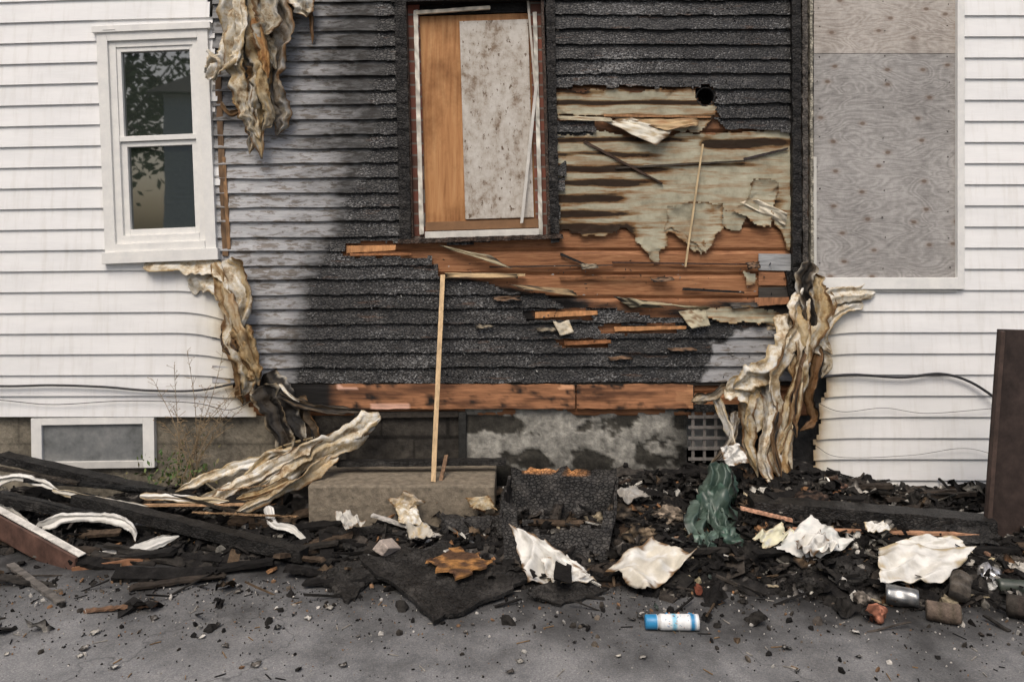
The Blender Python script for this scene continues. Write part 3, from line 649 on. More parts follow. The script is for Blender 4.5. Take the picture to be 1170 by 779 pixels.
strip(b,[(240,62,.08),(247,75,.13),(240,92,.12)],20,12,(.8,.8,.8),WH,W2,amp=1)
strip(b,[(252,118,.06),(262,130,.07),(275,126,.05)],10,10,(.4,.3,.2),BRN,BRN)
strip(b,[(285,95,.12),(283,125,.12),(290,150,.1),(285,176,.08)],14,11,W2,GRY,BRN)
strip(b,[(305,60,.12),(298,100,.14),(308,130,.12),(300,150,.1)],18,13,(.3,.27,.22),TAN,BLK)
b.obj('melted_vinyl_siding',M_melt,None,True,solid=.0015)
b=B()
strip(b,[(165,303,.03),(215,303,.04),(248,308,.07),(268,328,.10),(277,355,.09)],22,21,WH,W2,TAN,folds=.8,amp=.3,twist=.1,fn=(0,-1,.5),stain=-.1)
strip(b,[(215,322,.03),(236,323,.05),(256,335,.08),(268,362,.09),(266,398,.07)],22,22,WH,W2,TAN,folds=.8,amp=.4,twist=.2,stain=.1)
strip(b,[(262,296,.06),(276,340,.10),(266,385,.10),(282,425,.10),(276,458,.06)],26,23,W2,TAN,BRN,w1=14)
strip(b,[(246,300,.05),(262,345,.12),(276,390,.13),(290,425,.10),(296,440,.07)],20,24,(.50,.41,.28),(.32,.22,.12),BRN,w1=12)
strip(b,[(258,365,.08),(268,400,.1),(272,440,.08),(278,462,.05)],14,25,(.3,.2,.1),BRN,BLK)
strip(b,[(272,372,.1),(284,400,.13),(296,432,.1)],22,31,(.48,.37,.22),(.38,.27,.15),BRN)
strip(b,[(264,380,.1),(262,392,.13),(270,405,.12)],16,33,(.08,.06,.05),BRN,BLK)
strip(b,[(298,432,.05),(318,452,.09),(330,480,.12),(352,512,.14)],34,27,BLK,(.05,.045,.04),GRY,th=.6)
strip(b,[(300,440,.08),(312,470,.12),(324,500,.15),(330,520,.15)],28,28,(.04,.035,.03),BLK,(.3,.27,.22))
strip(b,[(340,455,.05),(350,480,.1),(362,515,.12)],22,29,BLK,(.08,.06,.04),BRN)
strip(b,[(315,448,.1),(345,462,.13),(385,468,.10),(420,470,.06)],10,30,BLK,(.1,.08,.06),BLK)
strip(b,[(318,440,.1),(335,455,.13),(350,458,.1)],8,32,WH,GRY,BRN)
b.obj('melted_vinyl_siding',M_melt,None,True,solid=.0015)
b=B()
strip(b,[(1000,334,.035),(965,336,.06),(940,350,.10),(930,385,.11),(945,412,.08),(938,432,.05)],18,41,WH,W2,TAN,amp=.5,twist=.25,stain=0)
strip(b,[(985,345,.035),(958,356,.07),(940,385,.12),(950,405,.09)],14,42,WH,W2,TAN,amp=.5,twist=.3)
strip(b,[(926,312,.06),(936,350,.12),(922,400,.15),(916,440,.14),(900,490,.16),(905,552,.18)],26,43,W2,TAN,BRN,w1=12,stain=.5)
strip(b,[(918,330,.08),(906,385,.14),(884,430,.18),(892,475,.16),(884,520,.2),(905,570,.2)],26,44,WH,(.5,.42,.3),BRN,w1=10)
strip(b,[(905,360,.08),(895,400,.16),(868,425,.18),(838,442,.14)],32,45,WH,W2,TAN,w1=24)
strip(b,[(880,420,.1),(858,450,.16),(856,500,.16),(866,545,.18)],20,46,W2,TAN,BRN,w1=10,stain=.5)
strip(b,[(928,340,.06),(934,400,.10),(925,450,.10),(930,480,.08),(914,492,.09)],13,47,(.22,.13,.07),BRN,BLK)
strip(b,[(912,350,.1),(918,400,.16),(905,450,.17),(892,500,.18),(880,545,.2)],16,48,TAN,(.55,.5,.4),BRN,stain=.6)
strip(b,[(818,452,.1),(832,490,.14),(846,530,.2)],10,49,WH,GRY,TAN,amp=.4)
strip(b,[(830,440,.12),(850,448,.16),(862,470,.16),(858,500,.16)],26,55,WH,W2,TAN,amp=.6,w1=16)
strip(b,[(900,395,.1),(912,450,.18),(896,520,.2),(912,575,.25)],12,50,(.6,.52,.38),(.38,.27,.15),BRN,stain=.6)
strip(b,[(870,430,.1),(880,470,.18),(872,520,.22),(885,560,.28)],16,51,WH,GRY,BRN,w1=10,stain=.5)
strip(b,[(925,300,.06),(917,330,.1),(926,365,.12),(915,395,.1)],20,52,(.08,.065,.05),BLK,GRY)
strip(b,[(940,330,.06),(952,350,.08),(935,372,.1)],10,53,(.4,.3,.2),BRN,BRN)
strip(b,[(922,395,.16),(914,425,.19),(906,470,.19),(910,500,.2)],10,57,(.16,.10,.06),BLK,BRN)
strip(b,[(890,470,.2),(884,505,.24),(893,545,.28)],8,58,(.14,.09,.05),BLK,BRN)
strip(b,[(835,440,.1),(812,452,.12),(790,458,.08)],16,54,(.4,.36,.3),(.12,.1,.08),BLK)
strip(b,[(842,470,.12),(835,500,.15),(812,530,.2)],9,56,GRY,(.12,.1,.08),BLK)
b.obj('melted_vinyl_siding',M_melt,None,True,solid=.0015)
b=B()
strip(b,[(434,474,.10),(390,498,.18),(335,524,.25),(270,556,.30),(212,578,.38)],20,61,WH,W2,TAN,w1=12,folds=1.2)
strip(b,[(428,486,.12),(372,505,.20),(318,532,.28),(262,560,.36),(232,582,.42)],16,66,(.62,.58,.5),WH,BRN,folds=1.2)
strip(b,[(420,494,.14),(365,520,.24),(322,545,.32),(282,578,.40)],22,62,(.54,.48,.37),WH,BRN,folds=1.3,stain=.4)
strip(b,[(345,515,.15),(290,528,.22),(240,545,.26),(200,562,.34)],14,63,WH,(.6,.55,.45),TAN)
strip(b,[(385,520,.2),(350,545,.34),(310,566,.42),(262,590,.5)],16,64,(.48,.40,.28),(.6,.56,.48),BRN,folds=1,stain=.4)
strip(b,[(360,500,.12),(310,520,.2),(280,545,.3),(255,560,.35)],10,67,TAN,W2,BLK,folds=1,stain=.4)
strip(b,[(330,548,.36),(300,562,.42),(270,570,.44)],10,68,BRN,TAN,BLK)
b.obj('melted_vinyl_siding',M_melt,None,True,solid=.0015)
b=B()
strip(b,[(306,578,.45),(312,598,.55),(332,604,.6),(352,619,.62)],9,65,WH,W2,GRY,amp=.4)
strip(b,[(40,604,.5),(75,592,.52),(120,592,.56),(148,600,.6),(155,618,.62)],11,66,WH,W2,GRY,amp=.5)
strip(b,[(108,640,.72),(150,630,.72),(205,612,.68)],14,67,WH,W2,GRY,amp=.3,twist=.2)
strip(b,[(-10,552,.3),(25,545,.3),(70,560,.36)],10,68,WH,W2,GRY)
strip(b,[(-10,575,.4),(20,590,.5),(60,620,.6)],12,69,W2,WH,GRY)
strip(b,[(160,566,.4),(220,570,.42),(262,572,.45)],8,70,WH,TAN,BRN)
strip(b,[(60,560,.36),(110,570,.42),(170,578,.46)],7,72,W2,TAN,BLK)
b.obj('melted_vinyl_siding',M_panel,None,True,solid=.0015)

# ================= debris heap
def heap(x,y):
    d=-y
    Hh=np.interp(x,[-4,-3,-1.9,-1.2,-.6,0,.5,1,1.6,2.1,2.7,3.3,4.2],[.1,.12,.10,.06,.09,.15,.20,.25,.27,.17,.14,.12,.05])
    Ex=np.interp(x,[-4,-3,-1.9,-1.2,-.6,0,.5,1,1.6,2.1,2.7,3.3,4.2],[.5,.55,.65,.85,1.05,1.1,1.05,1.08,1.15,1.2,1.35,1.5,1.3])
    Ex=Ex+.35*(fbm(x*2.1,y*0+3,3,301)-.5)
    k=np.clip(1-(d/Ex),-1,1); k=np.where(k>0,k**.75,k)
    return Hh*k*1.1+.14*(fbm(x*4.5,y*4.5,4,302)-.5)*sst(-.05,.35,k)+.018*(fbm(x*24,y*24,3,303)-.5)-.012
xs=np.arange(-4.2,4.4,.018); ys=np.arange(-1.75,.0,.018)
X,Y=np.meshgrid(xs,ys); Z=heap(X,Y); n1=fbm(X*9,Y*9,4,310); n2=fbm(X*30,Y*30,3,311)
c=np.array([.014,.013,.0125])[None,None]*(.6+1.4*n2[...,None])
c=np.where((n1>.62)[...,None],np.array([.05,.045,.04]),c); c=np.where((n1<.31)[...,None],np.array([.045,.03,.02]),c)
c=np.where((n2>.72)[...,None],np.array([.14,.13,.12]),c)
P=np.stack([X,Y,Z],-1); b=B(); nr,nc=X.shape
idx=np.arange(nr*nc).reshape(nr,nc); q=np.stack([idx[:-1,:-1],idx[:-1,1:],idx[1:,1:],idx[1:,:-1]],-1)
kf=(np.maximum(np.maximum(Z[:-1,:-1],Z[1:,1:]),np.maximum(Z[1:,:-1],Z[:-1,1:]))>-.004)
b.v=[tuple(p) for p in P.reshape(-1,3).tolist()]; b.f=[tuple(t) for t in q[kf].tolist()]; b.c=[tuple(t) for t in c.reshape(-1,3).tolist()]
pal=[(BLK,50),((.024,.022,.02),26),((.05,.043,.037),9),((.10,.07,.045),4),((.18,.17,.15),3.5),((.26,.14,.07),2.2),((.36,.34,.31),2.4),((.60,.58,.53),2.8),((.38,.32,.22),1.7)]
pc=[p for p,_ in pal]; pw=[w for _,w in pal]
def hz(x,y): return float(heap(np.array([x]),np.array([y]))[0])
for i in range(8500):
    x=random.uniform(-3.6,3.7); y=-abs(random.triangular(0,1.6,.6))
    if random.random()<.35: x=random.uniform(.6,3.5)
    z=hz(x,y)
    if z<-.01:
        if random.random()<.84: continue
        z=0
    z=max(z,0); col=random.choices(pc,pw)[0]; t=random.random(); k=.8+.4*random.random(); col=tuple(q*k for q in col)
    if t<.60: b.chunk((x,y,z+.002),random.uniform(.004,.013) if random.random()<.74 else random.uniform(.014,.036),col,1 if random.random()<.4 else 0)
    elif t<.80:
        L=random.uniform(.04,.26); a=random.uniform(0,math.pi); dv=Vector((math.cos(a),math.sin(a)*.7,random.uniform(-.45,.45))).normalized()*L
        b.beam(Vector((x,y,z+.012))-dv/2,Vector((x,y,z+.016))+dv/2,random.uniform(.005,.018),random.uniform(.004,.010),col,.0015,4,(0,0,1),.2,.3)
    elif t<.94:
        s=random.uniform(.015,.06); R=reul(.9); c0=Vector((x,y,z+.012))
        quad(b,c0+R@Vector((-s,-s,0)),c0+R@Vector((s,-s*.7,0)),c0+R@Vector((s*.8,s,0)),c0+R@Vector((-s*.6,s,0)),6,6,s*.3,s*.5,colf(col,tuple(q*.5 for q in col),BLK),i)
    else:
        s=random.uniform(.04,.12); b.box((x,y,z+.01),(s,s*random.uniform(.4,1),random.uniform(.004,.014)),reul(.6),col if col[0]<.3 else BLK,.004)
for i in range(110):
    x=random.uniform(-3.4,3.5) if i<50 else (random.uniform(-3.4,-1.0) if i<70 else random.uniform(.7,3.5)); y=-random.uniform(.1,1.05); L=random.uniform(.2,.65); z=max(hz(x,y),0)+.02
    a=random.choice([random.uniform(-.5,.35),random.uniform(-.5,.35),random.uniform(0,3.1)]); dv=Vector((math.cos(a),math.sin(a)*.8,random.uniform(-.2,.2))).normalized()*L
    col=random.choice([BLK,BLK,BLK,BLK,(.03,.027,.024),(.04,.032,.026),(.07,.05,.035),(.03,.027,.024)]); w_=random.uniform(.025,.09)
    b.beam(Vector((x,y,z))-dv/2,Vector((x,y,z))+dv/2,w_,random.uniform(.010,.022),col,.003,12,(random.uniform(-.3,.3),random.uniform(-.4,.1),1),.15,.4)
b.obj('burnt_debris_pile',M_deb)
b=B()
for i in range(5600):
    x=random.uniform(-3.2,3.4); d=.95+abs(random.gauss(0,.42)); 
    if d>3.2: continue
    y=-d; r=random.uniform(.0012,.0045) if random.random()<.93 else random.uniform(.005,.014)
    col=random.choice([BLK,BLK,BLK,BLK,(.04,.035,.03),(.12,.10,.08),(.30,.29,.27),(.45,.43,.4),(.2,.12,.07)])
    b.chunk((x,y,r*.4),r,col,0,(1.2,1.2,.6))
for i in range(170):
    x=random.uniform(-2.6,3.2); y=-random.uniform(1.0,1.9); L=random.uniform(.01,.06); a=random.uniform(0,3.14)
    b.beam((x,y,.003),(x+L*math.cos(a),y+L*math.sin(a),.004),.003,.003,random.choice([BLK,(.2,.13,.07),(.3,.28,.25)]),.0005,2)
for i in range(60):
    x=random.uniform(-2.6,3.2); y=-random.uniform(1.05,1.8); s=random.uniform(.006,.022); R=reul(.35); c0=Vector((x,y,.006))
    quad(b,c0+R@Vector((-s,-s,0)),c0+R@Vector((s,-s*.6,0)),c0+R@Vector((s*.8,s*.8,0)),c0+R@Vector((-s*.6,s,0)),5,5,s*.2,s*.3,colf(random.choice([(.6,.58,.54),(.4,.38,.34),(.1,.09,.08),BLK]),GRY,BLK),i+3000)
b.obj('scattered_grit',M_deb)

# ================= named debris
def beamobj(name,p0,p1,w,h,col,mat=M_char,jit=.004,seg=24,roll=0,up=(0,0,1),bev=0):
    b=B(); b.beam(p0,p1,w,h,col,jit,seg,up,0,.4,roll); return b.obj(name,mat,bevel=bev)
CH=(.018,.017,.016)
beamobj('charred_wooden_beam',W(2,522,.18),W(222,572,.36),.08,.045,CH,M_char,.003)
beamobj('charred_wooden_beam',W(88,570,.40),W(348,634,.80),.07,.06,CH,M_char,.003)
beamobj('charred_wooden_beam',W(-60,556,.40),W(130,596,.50),.05,.04,CH,M_char,.003)
beamobj('charred_wooden_beam',W(385,529,.16),W(578,527,.14),.05,.03,CH,M_char,.002)
beamobj('charred_wooden_beam',W(858,576,.60),W(1133,599,.72),.13,.07,CH,M_char,.004)
beamobj('charred_wooden_beam',W(950,545,.25),W(975,590,.35),.05,.04,(.05,.03,.02))
beamobj('wooden_lath',W(846,580,.68),W(905,594,.72),.03,.012,(.52,.29,.19),M_wood,.001)
beamobj('wooden_lath',W(900,604,.78),W(1130,611,.82),.03,.012,(.40,.22,.13),M_wood,.001)
beamobj('wooden_lath',W(160,577,.42),W(282,576,.45),.022,.01,(.45,.28,.16),M_wood,.001)
beamobj('wooden_lath',W(510,520,.2),W(498,575,.4),.02,.01,(.20,.12,.07),M_wood,.001)
beamobj('wooden_lath',W(1090,640,.95),W(1200,650,1.0),.09,.02,(.52,.49,.44),M_wood,.002)
beamobj('wooden_lath',W(425,588,.5),W(510,615,.6),.03,.012,(.45,.43,.40),M_wood,.002)
beamobj('wooden_lath',W(975,640,.95),W(1060,632,.9),.03,.012,(.35,.25,.16),M_wood,.002)
beamobj('wooden_lath',G(12,645,.02),G(70,688,.01),.035,.012,(.12,.11,.10),M_wood,.002)
beamobj('wooden_lath',G(98,697,.01),G(180,690,.02),.03,.008,(.15,.085,.05),M_wood,.003)
for (x0,y0,d0,x1,y1,d1,w,c) in [(0,562,.4,120,590,.5,.03,(.03,.03,.03)),(30,548,.3,190,560,.36,.04,(.02,.02,.02)),(120,600,.5,330,618,.6,.03,(.02,.02,.02)),(180,560,.38,330,600,.55,.02,(.05,.04,.03)),(0,535,.25,90,552,.34,.03,(.06,.05,.04)),(220,585,.5,340,590,.55,.012,(.35,.22,.12)),(250,560,.4,330,552,.36,.012,(.4,.26,.14)),(640,570,.4,720,548,.3,.02,(.06,.04,.03)),(700,600,.6,830,640,.9,.03,(.02,.02,.02)),(905,585,.5,960,560,.4,.015,(.3,.15,.08)),(960,620,.8,1100,600,.75,.04,(.03,.03,.03)),(1000,655,.95,1160,690,1.25,.04,(.03,.03,.03)),(1050,610,.75,1170,640,.95,.03,(.08,.07,.06)),(630,556,.3,700,600,.6,.02,(.02,.02,.02)),(870,640,.9,1000,655,1.0,.05,(.02,.02,.02))]:
    beamobj('charred_stick',W(x0,y0,d0),W(x1,y1,d1),w,w*.5,tuple(q*.7 for q in c),M_char,.002,14)
b=B(); p0=W(-25,588,.55); p1=W(86,650,.88)
b.beam(p0,p1,.015,.115,(.10,.055,.042),.001,10,(0,0,1),0,.2)
q0=p0+Vector((.02,.03,.058)); q1=p1+Vector((.02,.03,.055)); b.beam(q0,q1,.04,.008,(.60,.58,.54),.001,10,(0,0,1),0,.2)
b.beam(p0+Vector((0,0.03,-.05)),p1+Vector((.0,.03,-.05)),.07,.010,(.06,.03,.02),.001,10,(0,0,1))
b.beam(p1+Vector((-.01,.0,-.02)),p1+Vector((.36,.10,-.01)),.02,.07,(.26,.13,.07),.003,8,(0,0,1),0,.3)
b.obj('fallen_fascia_board',M_rust,bevel=.002)
b=B(); 
xA=W(352,0,.40).x; xB=W(566,0,.40).x
b.box(((xA+xB)/2,-.2,.13),(xB-xA,.40,.26),None,(.20,.17,.13),.004); b.obj('concrete_step',M_conc,bevel=.012)
def slab(name,pts,th,col,mat=M_char,n=16,amp=.014,seed=0,hot=None):
    b=B(); A,Bq,C,Dq=[Vector(p) for p in pts]; P=[];Cc=[]
    for i in range(n):
        r=[];c=[]
        for j in range(n):
            u,v=i/(n-1),j/(n-1); z=float(fbm(u*4+seed,v*4,3,seed)[0])-.5; z2=float(fbm(u*6+seed,v*6,4,seed+2)[0])
            e=Vector((z2-.5,z-.0,0))*.10*(1 if min(u,v,1-u,1-v)<.01 else 0)
            p=A*(1-u)*(1-v)+Bq*u*(1-v)+C*u*v+Dq*(1-u)*v+Vector((0,0,z*amp))+e
            q=lerp3(col,tuple(x*2.2 for x in col),(z2-.5)*4)
            if hot: q=lerp3(q,hot,(z2-.42)*9)
            r.append(p);c.append(q)
        P.append(r);Cc.append(c)
    b.grid(P,Cc); return b.obj(name,mat,None,False,solid=th)
slab('charred_panel',[G(410,640,.05),G(500,708,.02),G(612,662,.03),G(505,618,.10)],.018,CH,seed=3)
slab('charred_panel',[G(360,660,.02),G(395,686,.01),G(440,655,.02),G(400,640,.05)],.012,CH,seed=5)
slab('burnt_fibreboard',[G(484,640,.085),G(520,661,.085),G(568,641,.085),G(525,627,.10)],.01,(.34,.17,.06),M_deb,seed=4,hot=(.09,.05,.03))
slab('charred_panel',[W(500,590,.55),W(520,640,.75),W(590,640,.75),W(575,590,.55)],.02,CH,seed=8)
slab('charred_panel',[G(640,690,.01),G(600,680,.03),G(640,660,.04),G(690,672,.02)],.01,CH,seed=9)
slab('charred_panel',[W(390,600,.5),W(400,640,.8),W(470,630,.75),W(455,600,.5)],.015,CH,seed=10)
slab('charred_panel',[W(900,640,.95),W(915,668,1.12),W(1000,662,1.12),W(985,636,.95)],.012,CH,seed=14)
slab('charred_panel',[W(1060,600,.75),W(1070,622,.85),W(1140,622,.9),W(1130,598,.75)],.012,CH,seed=15)
# open charred box
b=B()
fl=W(578,654,.90); fr_=W(690,652,.88); tl=W(572,574,.66); tr=W(703,582,.70)
def slabq(b,a,c,d,e,col,seed=1,n=22,edge=True,cut=0):
    P=[];C=[];K=[]
    for i in range(n):
        r=[];cc=[];kk=[]
        for j in range(n):
            u,v=i/(n-1),j/(n-1); z=float(fbm(u*5,v*5,3,seed)[0])-.5; z2=float(fbm(u*8,v*8,3,seed+1)[0])
            r.append(a*(1-u)*(1-v)+c*u*(1-v)+d*u*v+e*(1-u)*v+Vector((z*.02,z*.03,(z2-.5)*.10*(v>.99)))); 
            q=lerp3(col,(.04,.037,.034),(z2-.54)*5)
            if edge and v>.93 and .1<u<.75: q=lerp3((.48,.22,.08),BLK,(z2-.5)*5)
            cc.append(q); kk.append(not(cut and v>1-cut*(.7+z*1.6+.8*abs(u-.5)) and .10<u<.90))
        P.append(r);C.append(cc);K.append(kk)
    b.grid(P,C,K)
slabq(b,fl,fr_,tr,tl,(.016,.015,.014),seed=2,cut=.42,edge=False)
bk=Vector((.05,.34,.03)); slabq(b,fr_,fr_+bk,tr+bk,tr,BLK,seed=3,edge=False); slabq(b,fl,fl+bk,tl+bk,tl,BLK,seed=5,edge=False)
slabq(b,fl+bk,fr_+bk,tr+bk+Vector((0,0,.05)),tl+bk+Vector((0,0,.05)),(.006,.0055,.005),seed=7)
slabq(b,fl+Vector((0,0,.03)),fr_+Vector((0,0,.03)),fr_+bk,fl+bk,BLK,seed=8,edge=False)
b.obj('charred_box',M_char,None,False,solid=.016)
def sheetobj(name,cs,seed,ca=WH,cb=W2,cc=(.30,.23,.15),amp=.03,cr=.05,fold=1.8,jag=.5,mat=M_panel):
    b=B(); quad(b,*cs,36,36,amp,cr,colf(ca,cb,cc,.5,6,-.0),seed,jag,fold); return b.obj(name,mat,None,True,solid=.002)
sheetobj('melted_vinyl_panel',[W(580,600,.80),W(600,674,1.07),W(685,666,1.07),W(622,618,.90)],401,amp=.01,cr=.05,cc=BRN)
sheetobj('melted_vinyl_panel',[W(612,640,.98),W(628,674,1.12),W(686,667,1.08),W(650,636,.94)],402,amp=.01,cr=.03)
sheetobj('melted_vinyl_panel',[W(684,648,1.05),W(738,684,1.22),W(801,632,1.05),W(748,616,.95)],403,(.62,.58,.49),WH,BRN,.01,.05,1.6,.4)
sheetobj('melted_vinyl_panel',[W(998,624,.98),W(1003,669,1.22),W(1078,669,1.22),W(1122,630,1.02)],404,WH,W2,TAN,.01,.035,1.3,.3)
sheetobj('melted_vinyl_panel',[W(998,624,.98),W(1040,612,.92),W(1090,608,.90),W(1119,630,1.0)],405,WH,W2,TAN,.01,.02,1.3,.3)
sheetobj('melted_vinyl_panel',[W(878,630,.93),W(925,650,1.04),W(982,622,.93),W(925,588,.76)],406,WH,(.6,.62,.6),(.3,.3,.28),.01,.03)
sheetobj('melted_vinyl_panel',[W(900,625,.98),W(925,642,1.06),W(962,628,.98),W(935,610,.9)],416,WH,GRY,BRN,.01,.05)
sheetobj('crumpled_paper',[W(858,612,.86),W(872,634,.95),W(912,612,.86),W(892,596,.78)],407,(.70,.68,.50),(.6,.6,.56),TAN,.01,.03)
sheetobj('melted_vinyl_panel',[W(380,588,.55),W(395,612,.68),W(420,600,.62),W(400,585,.5)],408,W2,GRY,BRN,.01,.03)
sheetobj('crumpled_paper',[W(448,575,.46),W(455,602,.56),W(485,604,.58),W(478,578,.46)],409,WH,(.5,.45,.36),TAN,.01,.03,mat=M_melt)
sheetobj('crumpled_paper',[W(440,570,.44),W(458,590,.5),W(490,575,.46),W(465,560,.42)],410,(.5,.45,.38),TAN,BRN,.02,.03,mat=M_melt)
sheetobj('crumpled_paper',[W(530,570,.44),W(540,584,.5),W(570,585,.5),W(560,566,.44)],411,(.55,.5,.4),TAN,BRN,.02,.02,mat=M_melt)
sheetobj('crumpled_paper',[W(790,560,.4),W(800,580,.5),W(830,575,.5),W(820,555,.4)],412,(.4,.38,.33),GRY,BLK,.02,.02)
sheetobj('crumpled_paper',[W(1110,665,1.05),W(1120,690,1.2),W(1160,684,1.18),W(1150,660,1.0)],413,(.45,.43,.38),GRY,BLK,.02,.03)
sheetobj('crumpled_paper',[W(820,510,.25),W(826,535,.3),W(860,530,.3),W(845,505,.25)],414,WH,GRY,BRN,.02,.02)
sheetobj('crumpled_paper',[W(700,560,.5),W(712,575,.6),W(745,570,.6),W(730,555,.5)],415,(.3,.28,.25),GRY,BLK,.02,.02)
sheetobj('crumpled_paper',[W(570,555,.35),W(580,568,.4),W(606,566,.4),W(600,553,.35)],417,W2,GRY,BLK,.02,.02)
sheetobj('crumpled_paper',[W(985,600,.8),W(992,612,.88),W(1022,608,.88),W(1010,596,.8)],418,WH,W2,TAN,.02,.02)
sheetobj('crumpled_paper',[W(460,600,.65),W(466,622,.78),W(500,618,.78),W(490,600,.65)],419,(.45,.42,.36),TAN,BLK,.02,.03)
b=B()
b.box(W(442,625,.85),(.10,.07,.06),reul(.6),(.40,.34,.30),.01); b.obj('broken_brick',M_conc,bevel=.006)
GN=(.030,.055,.042);GN2=(.075,.11,.09)
def lump(b,c0,r,ca,cbk,sx=1.2,sz=.7,crease=.28,lvl=4,cth=-.25):
    bm=bmesh.new(); bmesh.ops.create_icosphere(bm,subdivisions=lvl,radius=1); o=rv(40); vs=[];cs=[]
    for v in bm.verts:
        p=v.co; k=1+.5*mn.noise(p*1.4+o)+crease*(1-abs(mn.noise(p*3.2+o))*3)*.5+.14*(1-abs(mn.noise(p*7+o))*2)
        vs.append((c0.x+p.x*r*sx*k,c0.y+p.y*r*k,max(c0.z+p.z*r*sz*k,-.005))); t=mn.noise(p*2.5+o); cs.append(lerp3(ca,cbk,t*3+.1) if t>cth else tuple(min(1,q*2.2) for q in ca))
    b.add(vs,[tuple(q.index for q in f.verts) for f in bm.faces],cs); bm.free()
b=B()
lump(b,W(815,592,.58),.10,GN,GN2,.8,1.35,.7); lump(b,W(828,556,.40),.07,GN,BLK,.7,1.4,.7); lump(b,W(804,625,.80),.075,GN2,GN,1.1,.8,.7); lump(b,W(832,620,.78),.06,GN,GN2,1.0,1,.7)
strip(b,[(824,530,.42),(818,570,.58),(826,610,.76),(818,645,.9)],26,91,GN2,GN,BLK,folds=2.5,amp=1,w1=20)
strip(b,[(800,575,.6),(796,605,.78),(806,635,.9)],22,92,GN,GN2,BLK,folds=2,amp=1,w1=16)
b.obj('green_plastic_bag',M_obj,None,True)
lst=[(735,610,.75,.06,(.12,.09,.06)),(760,590,.6,.06,(.16,.13,.10)),(715,585,.55,.06,(.05,.04,.03)),(770,622,.8,.05,(.12,.08,.055)),(925,572,.5,.06,(.06,.04,.03)),(955,560,.3,.05,(.12,.07,.05)),(745,635,.85,.04,(.28,.25,.2)),(1040,690,1.25,.04,(.05,.045,.04))]
for i,(x,y,d,r,ca) in enumerate(lst):
    b=B(); lump(b,W(x,y,d),r,ca,BLK,1.3,.6,.7); b.obj('burnt_cloth_bundle',M_deb,None,True)
def can(name,c,axis,r,L,ca,cb,mat,dent=.06):
    b=B(); b.lathe(c,axis,[(0,.001,ca),(0,r*.86,ca),(.004,r*.94,cb),(.008,r,cb)]+[(L*k/8,r,cb if k%3 else ca) for k in range(1,8)]+[(L-.008,r,cb),(L-.003,r*.93,ca),(L,r*.85,ca),(L-.005,r*.8,ca),(L-.005,.001,ca)],22,dent); b.obj(name,mat,None,True)
can('burnt_tin_can',G(1012,678,.05),(.8,-.35,.0),.040,.13,(.36,.36,.36),(.26,.27,.28),M_metal,.25)
can('burnt_tin_can',G(1058,696,.042),(.9,-.35,0),.040,.13,(.10,.08,.06),(.13,.10,.08),M_deb,.15)
can('burnt_tin_can',G(1095,682,.06),(.4,.5,.5),.042,.11,(.10,.09,.08),(.07,.06,.05),M_deb,.2)
can('burnt_tin_can',G(1150,690,.05),(.7,-.5,0),.045,.14,(.05,.04,.035),(.04,.035,.03),M_deb,.15)
can('glass_bottle',G(1140,668,.05),(.95,-.2,0),.03,.16,(.04,.05,.04),(.05,.06,.05),M_obj,.02)
for (x,y,r,cc,nm,mt) in [(1002,700,.035,(.26,.11,.07),'scorched_ball',M_deb),(1130,660,.05,(.62,.62,.64),'foil_ball',M_metal),(985,684,.03,(.16,.14,.12),'scorched_ball',M_deb),(1165,655,.03,(.45,.4,.32),'scorched_ball',M_deb)]:
    b=B(); lump(b,G(x,y,r),r,cc,tuple(q*.4 for q in cc),1,.95,.3,3); b.obj(nm,mt,None,True)
b=B()
for i in range(80):
    x=random.uniform(2.0,3.6) if random.random()<.7 else random.uniform(.5,2.0); y=-random.uniform(.5,1.4); z=max(hz(x,y),0)+.015
    col=random.choice([(.5,.5,.48),(.25,.08,.05),(.09,.13,.18),(.36,.31,.2),(.2,.2,.2),(.6,.58,.54),(.20,.12,.08),(.08,.10,.09),(.04,.04,.04),(.12,.11,.10)])
    s=random.uniform(.010,.028); t=random.random()
    if t<.5: b.chunk((x,y,z),s,col,1,None,.3)
    elif t<.6:
        b.lathe((x,y,z),rv(1),[(0,.001,col),(0,s*.7,col),(s*2,s*.7,tuple(q*.7 for q in col)),(s*2,.001,col)],12,.2)
    else:
        R=reul(.9); c0=Vector((x,y,z)); quad(b,c0+R@Vector((-s,-s,0)),c0+R@Vector((s,-s,0)),c0+R@Vector((s,s,0)),c0+R@Vector((-s,s,0)),7,7,s*.6,s*.6,colf(col,tuple(q*.5 for q in col),BLK),i+900)
b.obj('household_litter',M_deb)
# ================= spray can
b=B(); BL=(.03,.24,.48); LB=(.25,.55,.72); WT=(.80,.82,.83)
c0=G(737,710,.0325); c0.z=.033; r=.031; L=.225
pr=[(0,.001,BL),(0,r*.80,BL),(.004,r*.90,BL),(.045,r*.92,BL),(.050,r*.92,WT),(.052,r*.75,(.5,.5,.5)),(.060,r*.97,(.6,.6,.6)),(.064,r,WT),(.075,r,WT)]
for k in range(1,14): 
    h=.075+.13*k/14; pr.append((h,r,LB if 3<k<6 else (WT if k<12 else BL)))
pr+=[(.208,r,WT),(.214,r*1.02,(.6,.6,.6)),(.218,r*.98,(.6,.6,.6)),(.216,r*.85,(.5,.5,.5)),(.210,.001,(.5,.5,.5))]
b.lathe(c0,(1,-.02,0),pr,32,0); 
for i in range(40):
    h=random.uniform(.08,.20); an=random.uniform(-.4,2.2); p=c0+Vector((h,-math.cos(an)*r,math.sin(an)*r)); b.chunk(p,.0045,random.choice([BL,(.1,.3,.5),(.05,.1,.2),(.5,.2,.1),(.1,.35,.5)]),0,(1.5,.25,.8),.1)
b.obj('spray_can',M_obj,None,True)
